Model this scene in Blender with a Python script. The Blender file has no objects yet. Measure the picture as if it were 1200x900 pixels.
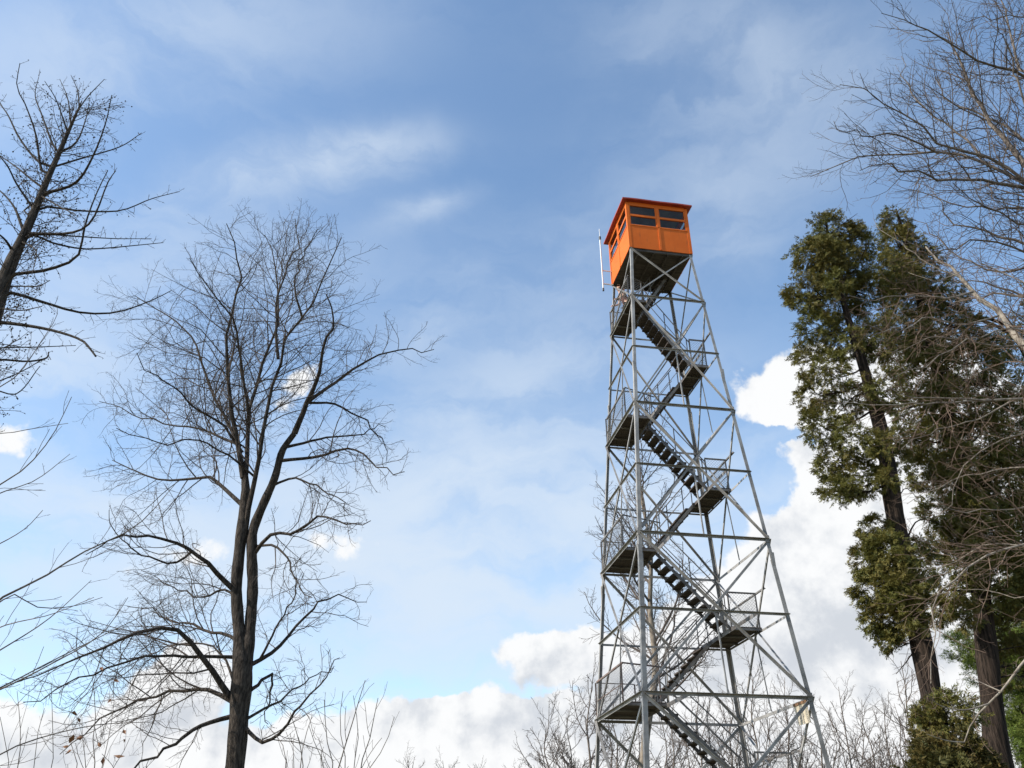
import bpy, bmesh, math, random
import numpy as np
from mathutils import Vector, Matrix

R = math.radians
sc = bpy.context.scene
col = sc.collection

# ------------------------------------------------------------------ camera
FPX, PITCH, CAMZ = 992.64, R(30.317), 1.6          # focal length in photo pixels (1200 wide)
cam_d = bpy.data.cameras.new('camera')
cam = bpy.data.objects.new('camera', cam_d)
col.objects.link(cam)
cam.location = (0, 0, CAMZ)
cam.rotation_euler = (R(90) + PITCH, 0, 0)
cam_d.sensor_width = 36
cam_d.lens = FPX / 1200 * 36
cam_d.clip_end = 5000
cam_d.clip_start = 0.05
sc.camera = cam
CP, SP = math.cos(PITCH), math.sin(PITCH)


def ray(px, py):
    x = (px - 600) / FPX
    y = (450 - py) / FPX
    return np.array([x, CP - SP * y, SP + CP * y])


def at(px, py, Y):
    """world point seen at photo pixel (px, py) on the plane y = Y"""
    d = ray(px, py)
    return np.array([0, 0, CAMZ]) + d * (Y / d[1])


def depth(px, py, Y):
    """distance along the optical axis of the point seen at (px, py) on the plane y = Y"""
    return Y / ray(px, py)[1]


# ------------------------------------------------------------------ sun + sky
SUN_AZ, SUN_EL = R(-163), R(37)                     # direction TO the sun, measured from +x
sd = Vector((math.cos(SUN_EL) * math.cos(SUN_AZ), math.cos(SUN_EL) * math.sin(SUN_AZ), math.sin(SUN_EL)))
sun_d = bpy.data.lights.new('sun', 'SUN')
sun_d.energy = 3.8
sun_d.angle = R(0.5)
sun_d.color = (1.0, 0.94, 0.85)
sun = bpy.data.objects.new('sun', sun_d)
col.objects.link(sun)
sun.rotation_euler = sd.to_track_quat('Z', 'Y').to_euler()

sc.view_settings.view_transform = 'Standard'
sc.view_settings.look = 'None'
sc.view_settings.gamma = 1
sc.view_settings.use_curve_mapping = False
sc.view_settings.exposure = 0.8

SKY_STRENGTH = 0.15
world = bpy.data.worlds.new('World')
sc.world = world
world.use_nodes = True
nt = world.node_tree
nt.nodes.clear()


class G:
    """tiny node-expression helper"""
    def __init__(s, nt): s.nt = nt

    def n(s, t, **kw):
        nd = s.nt.nodes.new(t)
        for k, v in kw.items():
            setattr(nd, k, v)
        return nd

    def put(s, sock, v):
        if isinstance(v, bpy.types.NodeSocket):
            s.nt.links.new(v, sock)
        else:
            sock.default_value = v

    def m(s, op, a, b=0.0, c=0.0, clamp=False):
        nd = s.n('ShaderNodeMath', operation=op, use_clamp=clamp)
        s.put(nd.inputs[0], a); s.put(nd.inputs[1], b); s.put(nd.inputs[2], c)
        return nd.outputs[0]

    def vm(s, op, a, b=(0, 0, 0)):
        nd = s.n('ShaderNodeVectorMath', operation=op)
        s.put(nd.inputs[0], a); s.put(nd.inputs[1], b)
        return nd.outputs['Value'] if op == 'DOT_PRODUCT' else nd.outputs[0]

    def vscale(s, a, k):
        nd = s.n('ShaderNodeVectorMath', operation='SCALE')
        s.put(nd.inputs[0], a); nd.inputs['Scale'].default_value = k
        return nd.outputs[0]

    def noise(s, v, scale, detail=6, rough=0.55, dist=0.0, lac=2.0):
        nd = s.n('ShaderNodeTexNoise')
        s.put(nd.inputs['Vector'], v)
        nd.inputs['Scale'].default_value = scale
        nd.inputs['Detail'].default_value = detail
        nd.inputs['Roughness'].default_value = rough
        nd.inputs['Lacunarity'].default_value = lac
        nd.inputs['Distortion'].default_value = dist
        return nd

    def step(s, v, a, b, lo=0.0, hi=1.0, smooth=True):
        nd = s.n('ShaderNodeMapRange')
        nd.interpolation_type = 'SMOOTHSTEP' if smooth else 'LINEAR'
        s.put(nd.inputs['Value'], v)
        for i, x in zip(('From Min', 'From Max', 'To Min', 'To Max'), (a, b, lo, hi)):
            nd.inputs[i].default_value = x
        return nd.outputs['Result']

    def mix(s, f, a, b):
        nd = s.n('ShaderNodeMix', data_type='RGBA')
        s.put(nd.inputs['Factor'], f); s.put(nd.inputs['A'], a) if False else None
        s.put(nd.inputs[6], a); s.put(nd.inputs[7], b)
        return nd.outputs[2]

    def combine(s, x, y, z):
        nd = s.n('ShaderNodeCombineXYZ')
        s.put(nd.inputs[0], x); s.put(nd.inputs[1], y); s.put(nd.inputs[2], z)
        return nd.outputs[0]


g = G(nt)
sky = g.n('ShaderNodeTexSky', sky_type='NISHITA')
sky.sun_disc = False
sky.sun_elevation = SUN_EL
sky.sun_rotation = R(90) - SUN_AZ                  # clockwise from +y
sky.altitude = 300
sky.air_density = 1.0
sky.dust_density = 0.6
sky.ozone_density = 1.0
tc = g.n('ShaderNodeTexCoord')
D = g.vm('NORMALIZE', tc.outputs['Generated'])


def blobs(dirv, lst):
    """sum of soft elliptical patches of sky: (px, py, rx, ry, tilt in degrees, amount)"""
    acc = 0.0
    for (px, py, rx, ry, tilt, amp) in lst:
        c = Vector(ray(px, py)).normalized()
        u = Vector((1, 0, 0)); u = (u - c * u.dot(c)).normalized()
        v = u.cross(c) * -1 if u.cross(c).z < 0 else u.cross(c)
        a = R(tilt)
        u2 = u * math.cos(a) + v * math.sin(a)
        v2 = v * math.cos(a) - u * math.sin(a)
        ln = Vector(ray(px, py)).length
        su, sv = rx / FPX / ln, ry / FPX / ln
        p = g.vm('DOT_PRODUCT', dirv, tuple(u2 / su))
        q = g.vm('DOT_PRODUCT', dirv, tuple(v2 / sv))
        s_ = g.m('MULTIPLY_ADD', p, p, g.m('MULTIPLY', q, q))
        e = g.m('POWER', 0.36788, s_)
        acc = g.m('MULTIPLY_ADD', e, amp, acc)
    return acc


# billowing distortion of the directions, so that the patches get cloud edges
w1 = g.noise(D, 7.0, 5, 0.55)
warp = g.vscale(g.vm('SUBTRACT', w1.outputs['Color'], (0.5, 0.5, 0.5)), 0.10)
w2 = g.noise(D, 26.0, 5, 0.55)
warp2 = g.vscale(g.vm('SUBTRACT', w2.outputs['Color'], (0.5, 0.5, 0.5)), 0.035)
DW = g.vm('ADD', g.vm('ADD', D, warp), warp2)

CUMULUS = [  # heaped clouds, low in the sky
    (925, 455, 62, 48, 0, 1.0), (1010, 480, 70, 70, 0, 1.0), (985, 555, 70, 40, 0, .9),
    (1110, 520, 110, 130, 0, 1.0), (960, 650, 85, 55, 0, 1.0), (1010, 740, 170, 110, 0, 1.2), (1200, 740, 160, 200, 0, 1.1),
    (870, 760, 80, 80, 0, .7), (900, 890, 300, 70, 0, 1.0),
    (645, 768, 60, 30, 0, 1.0), (735, 785, 80, 46, 0, .9), (560, 848, 120, 30, 0, .9), (470, 890, 140, 45, 0, .9), (650, 900, 150, 50, 0, .9),
    (215, 800, 85, 50, 10, .85), (120, 890, 170, 36, 0, .75), (340, 860, 80, 44, 0, .6), (-60, 850, 140, 70, 0, .7),
    (348, 462, 36, 26, 30, .62), (395, 640, 60, 34, 0, .6), (5, 500, 34, 22, 0, .6), (215, 650, 70, 26, 0, .5),
    (0, 1120, 700, 170, 0, .8), (900, 1120, 800, 190, 0, .8),
    (-700, 600, 300, 200, 0, 1.0), (320, 800, 50, 40, 0, -.45), (50, 790, 90, 26, 0, -.4), (520, 800, 60, 20, 0, -.35), (660, 822, 80, 12, 0, -.35), (420, 850, 50, 22, 0, -.3), (800, 680, 60, 40, 0, -.25), (905, 516, 46, 12, -8, -.9), (885, 580, 30, 22, 0, -.6), (1900, 500, 300, 200, 0, 1.0),
]
GREY = [(1000, 745, 110, 60, 0, .75), (900, 800, 90, 40, 0, .7), (620, 800, 110, 26, 0, .45), (480, 860, 120, 30, 0, .4), (640, 855, 90, 22, 0, .35),
        (1100, 640, 70, 40, 0, .35), (960, 690, 120, 30, 0, .3), (230, 860, 140, 40, 0, .35), (730, 840, 90, 60, 0, .5), (40, 880, 120, 30, 0, .4)]
CIRRUS = [  # thin high veils
    (340, 195, 130, 30, 8, .85), (425, 180, 60, 24, 5, .4), (505, 245, 52, 15, 20, .5), (70, 440, 120, 55, 0, .65), (90, 592, 150, 34, 0, .75),
    (120, 60, 300, 90, 10, .48), (850, 55, 150, 60, -10, .30), (560, 500, 190, 60, 10, .40), (560, 620, 230, 60, 5, .85), (460, 690, 220, 45, -5, .75), (540, 560, 120, 26, 12, .4),
    (640, 440, 90, 60, 0, .3), (120, 300, 170, 60, 20, .28), (850, 260, 80, 60, 30, .28), (780, 560, 90, 120, 0, .35), (500, 390, 50, 26, 30, .3),
    (300, 560, 260, 60, 0, .3), (300, 700, 300, 60, 0, .45), (600, 800, 1300, 260, 0, .72), (500, 640, 420, 110, 0, .25), (900, 150, 200, 90, 20, .25), (620, 330, 160, 60, 15, .2), (250, 330, 220, 60, 10, .25), (560, 720, 200, 30, 0, .3),
]
cm = blobs(DW, CUMULUS)
fb = g.noise(D, 17.0, 10, 0.6)
dens = g.m('MULTIPLY_ADD', g.m('SUBTRACT', fb.outputs['Fac'], 0.5), 1.25, cm)
a_cum = g.step(dens, 0.37, 0.60)
# the cloud's own relief: density a little towards the sun against the density here
Ds = g.vm('ADD', D, tuple(sd * 0.028 + Vector((0, 0, 0.012))))
fb2 = g.noise(Ds, 17.0, 10, 0.6)
relief = g.m('SUBTRACT', fb.outputs['Fac'], fb2.outputs['Fac'])
gm = blobs(DW, GREY)
big = g.noise(D, 6.0, 5, 0.6)
sh = g.m('MULTIPLY_ADD', relief, -2.0, g.m('MULTIPLY_ADD', g.m('SUBTRACT', big.outputs['Fac'], 0.52), 0.9, g.m('MULTIPLY', gm, 0.85)))
shade = g.step(sh, -0.05, 0.85, 0.0, 1.0)
K = 1.0 / SKY_STRENGTH / 2 ** 0.8
c_white = (0.98 * K, 0.99 * K, 1.0 * K, 1)
c_grey = (0.66 * K, 0.70 * K, 0.76 * K, 1)
cum_col = g.mix(shade, c_white, c_grey)
# cirrus: stretched fibres
sx = g.n('ShaderNodeSeparateXYZ'); g.put(sx.inputs[0], DW)
vc = g.combine(g.m('MULTIPLY_ADD', sx.outputs[2], -0.55, sx.outputs[0]), g.m('MULTIPLY', sx.outputs[1], 1.0), g.m('MULTIPLY', sx.outputs[2], 3.2))
fc = g.noise(vc, 5.0, 8, 0.55, 0.15)
ci = blobs(g.vm('ADD', D, g.vscale(warp, 0.6)), CIRRUS)
fcs = g.step(fc.outputs['Fac'], 0.30, 0.70)
a_cir = g.m('MULTIPLY', ci, g.m('MULTIPLY_ADD', fcs, 1.15, 0.30))
a_cir = g.m('MULTIPLY', g.m('SUBTRACT', 1.0, g.m('POWER', 0.36788, g.m('MULTIPLY', a_cir, 1.25))), 0.92)
c_cir = (0.73 * K, 0.83 * K, 0.95 * K, 1)
skyc = g.mix(1.0, sky.outputs[0], sky.outputs[0])
gain = g.n('ShaderNodeMix', data_type='RGBA', blend_type='MULTIPLY')
gain.inputs['Factor'].default_value = 1
g.put(gain.inputs[6], sky.outputs[0]); gain.inputs[7].default_value = (0.89, 0.975, 0.985, 1)
c1 = g.mix(a_cir, gain.outputs[2], c_cir)
c2 = g.mix(a_cum, c1, cum_col)
bg = g.n('ShaderNodeBackground')
bg.inputs['Strength'].default_value = SKY_STRENGTH
g.put(bg.inputs['Color'], c2)
out = g.n('ShaderNodeOutputWorld')
nt.links.new(bg.outputs[0], out.inputs[0])


# ------------------------------------------------------------------ materials
def mat(name, base, rough=0.7, metal=0.0, var=None, vscale=4.0, bump=0.0, bscale=40.0, stretch=None, spec=0.5, detail=5, trans=0.0):
    m = bpy.data.materials.new(name)
    m.use_nodes = True
    n = m.node_tree
    b = n.nodes['Principled BSDF']
    G_ = G(n)
    b.inputs['Roughness'].default_value = rough
    b.inputs['Metallic'].default_value = metal
    b.inputs['Specular IOR Level'].default_value = spec
    tcn = G_.n('ShaderNodeTexCoord')
    v = tcn.outputs['Object']
    if stretch:
        mp = G_.n('ShaderNodeMapping')
        G_.put(mp.inputs['Vector'], v)
        mp.inputs['Scale'].default_value = stretch
        v = mp.outputs[0]
    if var is not None:
        nz = G_.noise(v, vscale, detail, 0.6)
        f = G_.step(nz.outputs['Fac'], 0.34, 0.66)
        c = G_.mix(f, (*base, 1), (*var, 1))
        G_.put(b.inputs['Base Color'], c)
    else:
        b.inputs['Base Color'].default_value = (*base, 1)
    if bump:
        nb = G_.noise(v, bscale, 6, 0.65)
        bp = G_.n('ShaderNodeBump')
        bp.inputs['Strength'].default_value = bump
        bp.inputs['Distance'].default_value = 0.03
        G_.put(bp.inputs['Height'], nb.outputs['Fac'])
        G_.put(b.inputs['Normal'], bp.outputs[0])
    return m


M = {}
M['steel'] = mat('galvanised_steel', (0.33, 0.315, 0.295), 0.6, 0.0, (0.19, 0.18, 0.168), 2.2, 0.05, 60)
M['steel_dark'] = mat('weathered_steel', (0.19, 0.18, 0.17), 0.65, 0.1, (0.09, 0.075, 0.065), 3.0, 0.05, 60)
M['rust'] = mat('rusty_steel', (0.15, 0.075, 0.05), 0.8, 0.1, (0.17, 0.15, 0.14), 3.0)
M['deck'] = mat('old_planks', (0.075, 0.055, 0.044), 0.9, 0, (0.035, 0.026, 0.021), 3.0, 0.4, 30, (1, 8, 8))
M['orange'] = mat('orange_paint', (0.66, 0.138, 0.016), 0.6, 0, (0.60, 0.118, 0.012), 1.5, 0.03, 20, None, 0.2)
def weather(m, scale, streak, dark, lo, hi):
    """faint run-down staining of real dirt on the paint"""
    n = m.node_tree; G_ = G(n); b = n.nodes['Principled BSDF']
    src = b.inputs['Base Color'].links[0].from_socket
    tcn = G_.n('ShaderNodeTexCoord'); mp = G_.n('ShaderNodeMapping'); mp.inputs['Scale'].default_value = streak
    G_.put(mp.inputs['Vector'], tcn.outputs['Object'])
    nz = G_.noise(mp.outputs[0], scale, 6, 0.65)
    G_.put(b.inputs['Base Color'], G_.mix(G_.step(nz.outputs['Fac'], lo, hi, 0.0, 0.75), src, (*dark, 1)))


weather(M['orange'], 5.0, (2.2, 2.2, .35), (.30, .075, .02), .54, .78)
weather(M['steel'], 3.0, (1.5, 1.5, 1.5), (.12, .085, .06), .60, .78)
M['orange_trim'] = mat('orange_trim_paint', (0.68, 0.145, 0.018), 0.6, 0, (0.60, 0.12, 0.014), 3, 0.0, 20, None, 0.2)
M['roof'] = mat('red_orange_roof', (0.36, 0.042, 0.015), 0.55, 0, (0.27, 0.03, 0.012), 3)
M['inside'] = mat('cab_interior', (0.30, 0.27, 0.24), 0.8, 0, (0.22, 0.19, 0.16), 2)
M['floor_under'] = mat('cab_floor_underside', (0.09, 0.075, 0.062), 0.9, 0, (0.045, 0.036, 0.03), 2.5, 0.2, 25, (1, 6, 1))
M['white'] = mat('white_fibreglass', (0.62, 0.63, 0.62), 0.4)
M['black'] = mat('black_plastic', (0.02, 0.02, 0.02), 0.5)
M['sign'] = mat('cream_board', (0.54, 0.46, 0.33), 0.7, 0, (0.60, 0.52, 0.40), 3)
M['sign_mark'] = mat('faded_ink', (0.30, 0.25, 0.20), 0.8, 0, (0.5, 0.42, 0.33), 30)
M['wood'] = mat('brown_batten', (0.28, 0.15, 0.07), 0.8, 0, (0.18, 0.09, 0.045), 6)
M['bark_dark'] = mat('dark_furrowed_bark', (0.078, 0.063, 0.051), 0.95, 0, (0.020, 0.016, 0.013), 6, 1.0, 9, (4, 4, .8), 0.15)
M['twig_dark'] = mat('dark_twigs', (0.105, 0.082, 0.068), 0.85, 0, (0.06, 0.047, 0.04), 4, spec=0.2)
M['bark_pale'] = mat('pale_grey_bark', (0.29, 0.25, 0.20), 0.9, 0, (0.14, 0.115, 0.095), 5, 0.5, 14, (2, 2, .8), 0.2)
M['twig_tan'] = mat('tan_twigs', (0.16, 0.112, 0.082), 0.85, 0, (0.095, 0.063, 0.047), 4, spec=0.2)
M['bark_grey'] = mat('grey_bark', (0.17, 0.14, 0.115), 0.95, 0, (0.08, 0.066, 0.056), 6, 0.5, 14, (2, 2, .7), 0.2)
M['twig_grey'] = mat('grey_twigs', (0.115, 0.092, 0.077), 0.85, 0, (0.07, 0.055, 0.046), 2, spec=0.2)
M['bark_cedar'] = mat('stringy_cedar_bark', (0.055, 0.040, 0.031), 0.95, 0, (0.014, 0.011, 0.009), 6, 1.0, 10, (5, 5, .3), 0.1)
M['cones'] = mat('small_dark_cones', (0.04, 0.03, 0.022), 0.9, 0, (0.02, 0.015, 0.012), 5)
M['dead_leaf'] = mat('dry_brown_leaf', (0.26, 0.12, 0.05), 0.8, 0, (0.15, 0.065, 0.03), 8)


def foliage_mat(name, a, b_, c):
    m = bpy.data.materials.new(name); m.use_nodes = True
    n = m.node_tree; G_ = G(n)
    pb = n.nodes['Principled BSDF']
    tcn = G_.n('ShaderNodeTexCoord')
    n1 = G_.noise(tcn.outputs['Object'], 1.3, 4, 0.6)
    n2 = G_.noise(tcn.outputs['Object'], 14, 3, 0.6)
    c1 = G_.mix(G_.step(n1.outputs['Fac'], 0.4, 0.62), (*a, 1), (*b_, 1))
    c2 = G_.mix(G_.step(n2.outputs['Fac'], 0.5, 0.68), c1, (*c, 1))
    G_.put(pb.inputs['Base Color'], c2)
    pb.inputs['Roughness'].default_value = 0.65
    pb.inputs['Specular IOR Level'].default_value = 0.25
    tr = G_.n('ShaderNodeBsdfTranslucent'); G_.put(tr.inputs[0], c2)
    mx = G_.n('ShaderNodeMixShader'); mx.inputs[0].default_value = 0.18
    n.links.new(pb.outputs[0], mx.inputs[1]); n.links.new(tr.outputs[0], mx.inputs[2])
    n.links.new(mx.outputs[0], n.nodes['Material Output'].inputs[0])
    return m


M['cedar'] = foliage_mat('olive_cedar_sprays', (0.125, 0.120, 0.026), (0.145, 0.118, 0.028), (0.068, 0.085, 0.026))
M['pine'] = foliage_mat('green_pine_needles', (0.11, 0.155, 0.025), (0.14, 0.17, 0.03), (0.075, 0.12, 0.025))
M['shrub'] = foliage_mat('bronze_green_sprays', (0.075, 0.07, 0.018), (0.115, 0.078, 0.02), (0.045, 0.055, 0.018))

gl = bpy.data.materials.new('window_glass'); gl.use_nodes = True
_n = gl.node_tree; _g = G(_n); _n.nodes.remove(_n.nodes['Principled BSDF'])
_t = _g.n('ShaderNodeBsdfTransparent'); _t.inputs[0].default_value = (0.80, 0.84, 0.85, 1)
_s = _g.n('ShaderNodeBsdfGlossy'); _s.inputs['Roughness'].default_value = 0.03
_lw = _g.n('ShaderNodeLayerWeight'); _fo = _g.m('MULTIPLY_ADD', _g.m('POWER', _lw.outputs['Facing'], 4.0), 0.6, 0.025)
_m = _g.n('ShaderNodeMixShader')
_n.links.new(_fo, _m.inputs[0]); _n.links.new(_t.outputs[0], _m.inputs[1]); _n.links.new(_s.outputs[0], _m.inputs[2])
_n.links.new(_m.outputs[0], _n.nodes['Material Output'].inputs[0])
M['glass'] = gl


# ------------------------------------------------------------------ object helpers
def tag(o, label=None, cat=None, group=None, kind=None):
    if label: o['label'] = label
    if cat: o['category'] = cat
    if group: o['group'] = group
    if kind: o['kind'] = kind
    return o


def empty(name, loc, rz=0.0, **kw):
    o = bpy.data.objects.new(name, None)
    col.objects.link(o)
    o.location = loc
    o.rotation_euler = (0, 0, rz)
    return tag(o, **kw)


def copy_tree(o, parent=None):
    c = o.copy(); col.objects.link(c)
    if parent: c.parent = parent
    for ch in list(o.children):
        copy_tree(ch, c)
    return c


class MB:
    """collects shapes and links them as one mesh object"""
    def __init__(s): s.v = []; s.f = []; s.n = 0

    def add(s, V, F):
        V = np.asarray(V, float).reshape(-1, 3)
        s.f.extend([tuple(int(i) + s.n for i in f) for f in F])
        s.v.append(V); s.n += len(V)
        return s

    def addq(s, V, F):
        """numpy faces of one arity"""
        s.v.append(V); s.f.extend((F + s.n).tolist()); s.n += len(V)
        return s

    def box(s, lo, hi):
        (x0, y0, z0), (x1, y1, z1) = lo, hi
        V = [(x0, y0, z0), (x1, y0, z0), (x1, y1, z0), (x0, y1, z0), (x0, y0, z1), (x1, y0, z1), (x1, y1, z1), (x0, y1, z1)]
        return s.add(V, [(0, 3, 2, 1), (4, 5, 6, 7), (0, 1, 5, 4), (1, 2, 6, 5), (2, 3, 7, 6), (3, 0, 4, 7)])

    def sweep(s, p, q, prof, up=(0, 0, 1)):
        """extrude a 2-D profile (a: sideways, b: towards 'up') from p to q"""
        p = np.array(p, float); q = np.array(q, float)
        t = q - p; t /= np.linalg.norm(t)
        up = np.array(up, float); b = up - t * up.dot(t)
        if np.linalg.norm(b) < 1e-4:
            up = np.array([1., 0, 0]); b = up - t * up.dot(t)
        b /= np.linalg.norm(b)
        a = np.cross(t, b)
        k = len(prof)
        V = [e + a * x + b * y for e in (p, q) for (x, y) in prof]
        F = [tuple(range(k))[::-1], tuple(range(k, 2 * k))]
        F += [(i, (i + 1) % k, k + (i + 1) % k, k + i) for i in range(k)]
        return s.add(V, F)

    def bar(s, p, q, w, h=None, up=(0, 0, 1)):
        h = h or w
        return s.sweep(p, q, [(-w / 2, -h / 2), (w / 2, -h / 2), (w / 2, h / 2), (-w / 2, h / 2)], up)

    def angle(s, p, q, w, t=0.009, up=(0, 0, 1), flip=1):
        """L section: one flange towards 'up', one sideways"""
        pr = [(0, 0), (flip * w, 0), (flip * w, t), (flip * t, t), (flip * t, w), (0, w)]
        return s.sweep(p, q, pr, up)

    def tubes(s, P, Rr, sides):
        V, F = tube_arrays(P, Rr, sides)
        return s.addq(V, F)

    def rod(s, p, q, r, sides=6):
        return s.tubes(np.array([[p, q]], float), np.array([[r, r]], float), sides)

    def build(s, name, m, parent=None, smooth=False, label=None):
        me = bpy.data.meshes.new(name)
        V = np.concatenate(s.v) if s.v else np.zeros((0, 3))
        me.from_pydata(V.tolist(), [], s.f)
        if smooth:
            me.polygons.foreach_set('use_smooth', [True] * len(me.polygons))
        me.materials.append(m)
        me.update()
        o = bpy.data.objects.new(name, me)
        col.objects.link(o)
        if parent: o.parent = parent
        if label: o['label'] = label
        return o


def tube_arrays(P, Rr, sides):
    P = np.asarray(P, float); Rr = np.asarray(Rr, float)
    N, Kp, _ = P.shape
    T = np.gradient(P, axis=1) if Kp > 2 else np.repeat(P[:, 1:] - P[:, :1], 2, axis=1)
    T /= np.linalg.norm(T, axis=2, keepdims=True) + 1e-9
    main = P[:, -1] - P[:, 0]
    ref = np.where(np.abs(main[:, 2:3]) > 0.7 * np.linalg.norm(main, axis=1, keepdims=True), np.array([[1., 0.13, 0]]), np.array([[0.05, 0.1, 1.]]))
    A = np.cross(T, ref[:, None, :]); A /= np.linalg.norm(A, axis=2, keepdims=True) + 1e-9
    B = np.cross(T, A)
    th = np.linspace(0, 2 * np.pi, sides, endpoint=False)
    V = P[:, :, None, :] + Rr[:, :, None, None] * (np.cos(th)[None, None, :, None] * A[:, :, None, :] + np.sin(th)[None, None, :, None] * B[:, :, None, :])
    idx = np.arange(N * Kp * sides).reshape(N, Kp, sides)
    a = idx[:, :-1, :]; b = np.roll(idx, -1, axis=2)[:, :-1, :]
    c = np.roll(idx, -1, axis=2)[:, 1:, :]; d = idx[:, 1:, :]
    F = np.stack([a, b, c, d], -1).reshape(-1, 4)
    return V.reshape(-1, 3), F


# ------------------------------------------------------------------ ground
def gz(x, y):
    d = math.hypot(x, y)
    t = min(max((d - 5) / 17, 0), 1)
    t = t * t * (3 - 2 * t)
    return 1.3265 * t + 0.12 * math.sin(x * .13 + 1) * math.sin(y * .11) * t * min(1, abs(d - 23) / 12)


gm_ = bpy.data.materials.new('dry_spring_grass'); gm_.use_nodes = True
_G = G(gm_.node_tree); _b = gm_.node_tree.nodes['Principled BSDF']
_tc = _G.n('ShaderNodeTexCoord')
_n1 = _G.noise(_tc.outputs['Object'], 0.35, 6, 0.6); _n2 = _G.noise(_tc.outputs['Object'], 9, 4, 0.6)
_c = _G.mix(_G.step(_n1.outputs['Fac'], .4, .62), (.16, .13, .07, 1), (.09, .11, .035, 1))
_c = _G.mix(_G.step(_n2.outputs['Fac'], .45, .7), _c, (.20, .155, .09, 1))
_G.put(_b.inputs['Base Color'], _c); _b.inputs['Roughness'].default_value = .95
mb = MB()
xs = np.concatenate([-np.geomspace(3000, 60, 14), np.linspace(-55, 55, 56), np.geomspace(60, 3000, 14)])
V = [(x, y, gz(x, y)) for y in xs for x in xs]
n_ = len(xs)
mb.add(V, [(j * n_ + i, j * n_ + i + 1, (j + 1) * n_ + i + 1, (j + 1) * n_ + i) for j in range(n_ - 1) for i in range(n_ - 1)])
tag(mb.build('ground', gm_, smooth=True), kind='structure')

# ------------------------------------------------------------------ the lookout tower
TX, TY, TZ, TROT = 4.842, 23.458, 1.3265, math.pi - 2.97032
S = 2.0629


def hw(z): return 1.07 + 0.07426 * (9 * S - z)


def lz(i): return (9 - i) * S


def corner(k, z, off=0.0):
    h = hw(z) + off
    return np.array([(-h, -h, z), (h, -h, z), (h, h, z), (-h, h, z)][k])


tower = empty('fire_tower', (TX, TY, TZ), TROT, label='tall grey steel lattice fire lookout tower with zigzag stairs and an orange cab on top', cat='tower')
ctr = np.zeros(3)
SX = [(-1, -1), (1, -1), (1, 1), (-1, 1)]
# legs: angle irons, heavier low down, bolted together in lengths
for k in range(4):
    m_ = MB()
    for (i0, i1, w) in ((9.25, 5.3, .115), (5.3, 2.4, .10), (2.4, 0, .088)):
        p, q = corner(k, lz(i0)), corner(k, lz(i1))
        sx, sy = SX[k]
        t = .011
        pr = [(0, 0), (-sx * w, 0), (-sx * w, -sy * t), (-sx * t, -sy * t), (-sx * t, -sy * w), (0, -sy * w)]
        if sx * sy < 0: pr = pr[::-1]
        V = [(e[0] + a, e[1] + b, e[2]) for e in (p, q) for a, b in pr]
        m_.add(V, [tuple(range(6))[::-1], tuple(range(6, 12))] + [(i, (i + 1) % 6, 6 + (i + 1) % 6, 6 + i) for i in range(6)])
        if i1 > 0:      # splice plates
            c = corner(k, lz(i1), .012)
            m_.box((min(c[0], c[0] - sx * .10), min(c[1], c[1] - sy * .006), c[2] - .22), (max(c[0], c[0] - sx * .10), max(c[1], c[1] - sy * .006), c[2] + .22))
            m_.box((min(c[0], c[0] - sx * .006), min(c[1] - sy * .008, c[1] - sy * .10), c[2] - .22), (max(c[0], c[0] - sx * .006), max(c[1] - sy * .008, c[1] - sy * .10), c[2] + .22))
    lo = corner(k, -.25)
    m_.box((lo[0] - .22, lo[1] - .22, lo[2] - .3), (lo[0] + .22, lo[1] + .22, lo[2] + .12))
    m_.build('leg', M['steel'], tower)

NRM = [(0, -1, 0), (1, 0, 0), (0, 1, 0), (-1, 0, 0)]
for k in range(4):
    n = np.array(NRM[k], float)
    k2 = (k + 1) % 4
    for i in range(1, 9):
        a, b = corner(k, lz(i), .004), corner(k2, lz(i), .004)
        w = (.075 if i % 2 else .06) * (0.8 + .035 * i)
        a = a - n * .015; b = b - n * .015
        MB().angle(a, b, w, .008, up=(0, 0, -1), flip=-1).build('horizontal_strut', M['steel'], tower)
    for (i, j) in ((0, 1), (1, 3), (3, 5), (5, 7), (7, 9)):
        w = .045 + .0036 * i
        a, b = corner(k, lz(i), .004), corner(k2, lz(j), .004)
        c, d = corner(k2, lz(i), .004), corner(k, lz(j), .004)
        MB().angle(a + n * .004, b + n * .004, w, .007, up=n, flip=1).build('diagonal_brace', M['steel'], tower)
        MB().angle(c - n * .03, d - n * .03, w, .007, up=-n, flip=1).build('diagonal_brace', M['steel'], tower)
        if i > 0:       # hanger from the crossing to the strut below
            mid = (corner(k, lz(i + 1)) + corner(k2, lz(i + 1))) / 2
            low = (corner(k, lz(j)) + corner(k2, lz(j))) / 2
            MB().angle(mid - n * .045, low - n * .045, .035, .006, up=-n).build('hanger', M['steel'], tower)
    # gusset plates at the joints of this face
    for i in (1, 3, 5, 7):
        for kk, sgn in ((k, 1), (k2, -1)):
            c = corner(kk, lz(i), .018)
            tdir = (corner(k2, lz(i)) - corner(k, lz(i))); tdir /= np.linalg.norm(tdir)
            p = c + tdir * sgn * .07
            MB().bar(p - np.array([0, 0, .11]), p + np.array([0, 0, .09]), .12, .006, up=n).build('gusset_plate', M['steel'], tower)


def landing_dims(i):
    h = hw(lz(i))
    if i % 2:       # on the D side
        w = .62 * h - .18; ln = max(2.15, .62 * 2 * h)
        u0, u1 = -h, -h + w
    else:
        w = .53 * h - .17; ln = max(1.95, .59 * 2 * h)
        u0, u1 = h - w, h
    return u0, u1, h - ln, h


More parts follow.
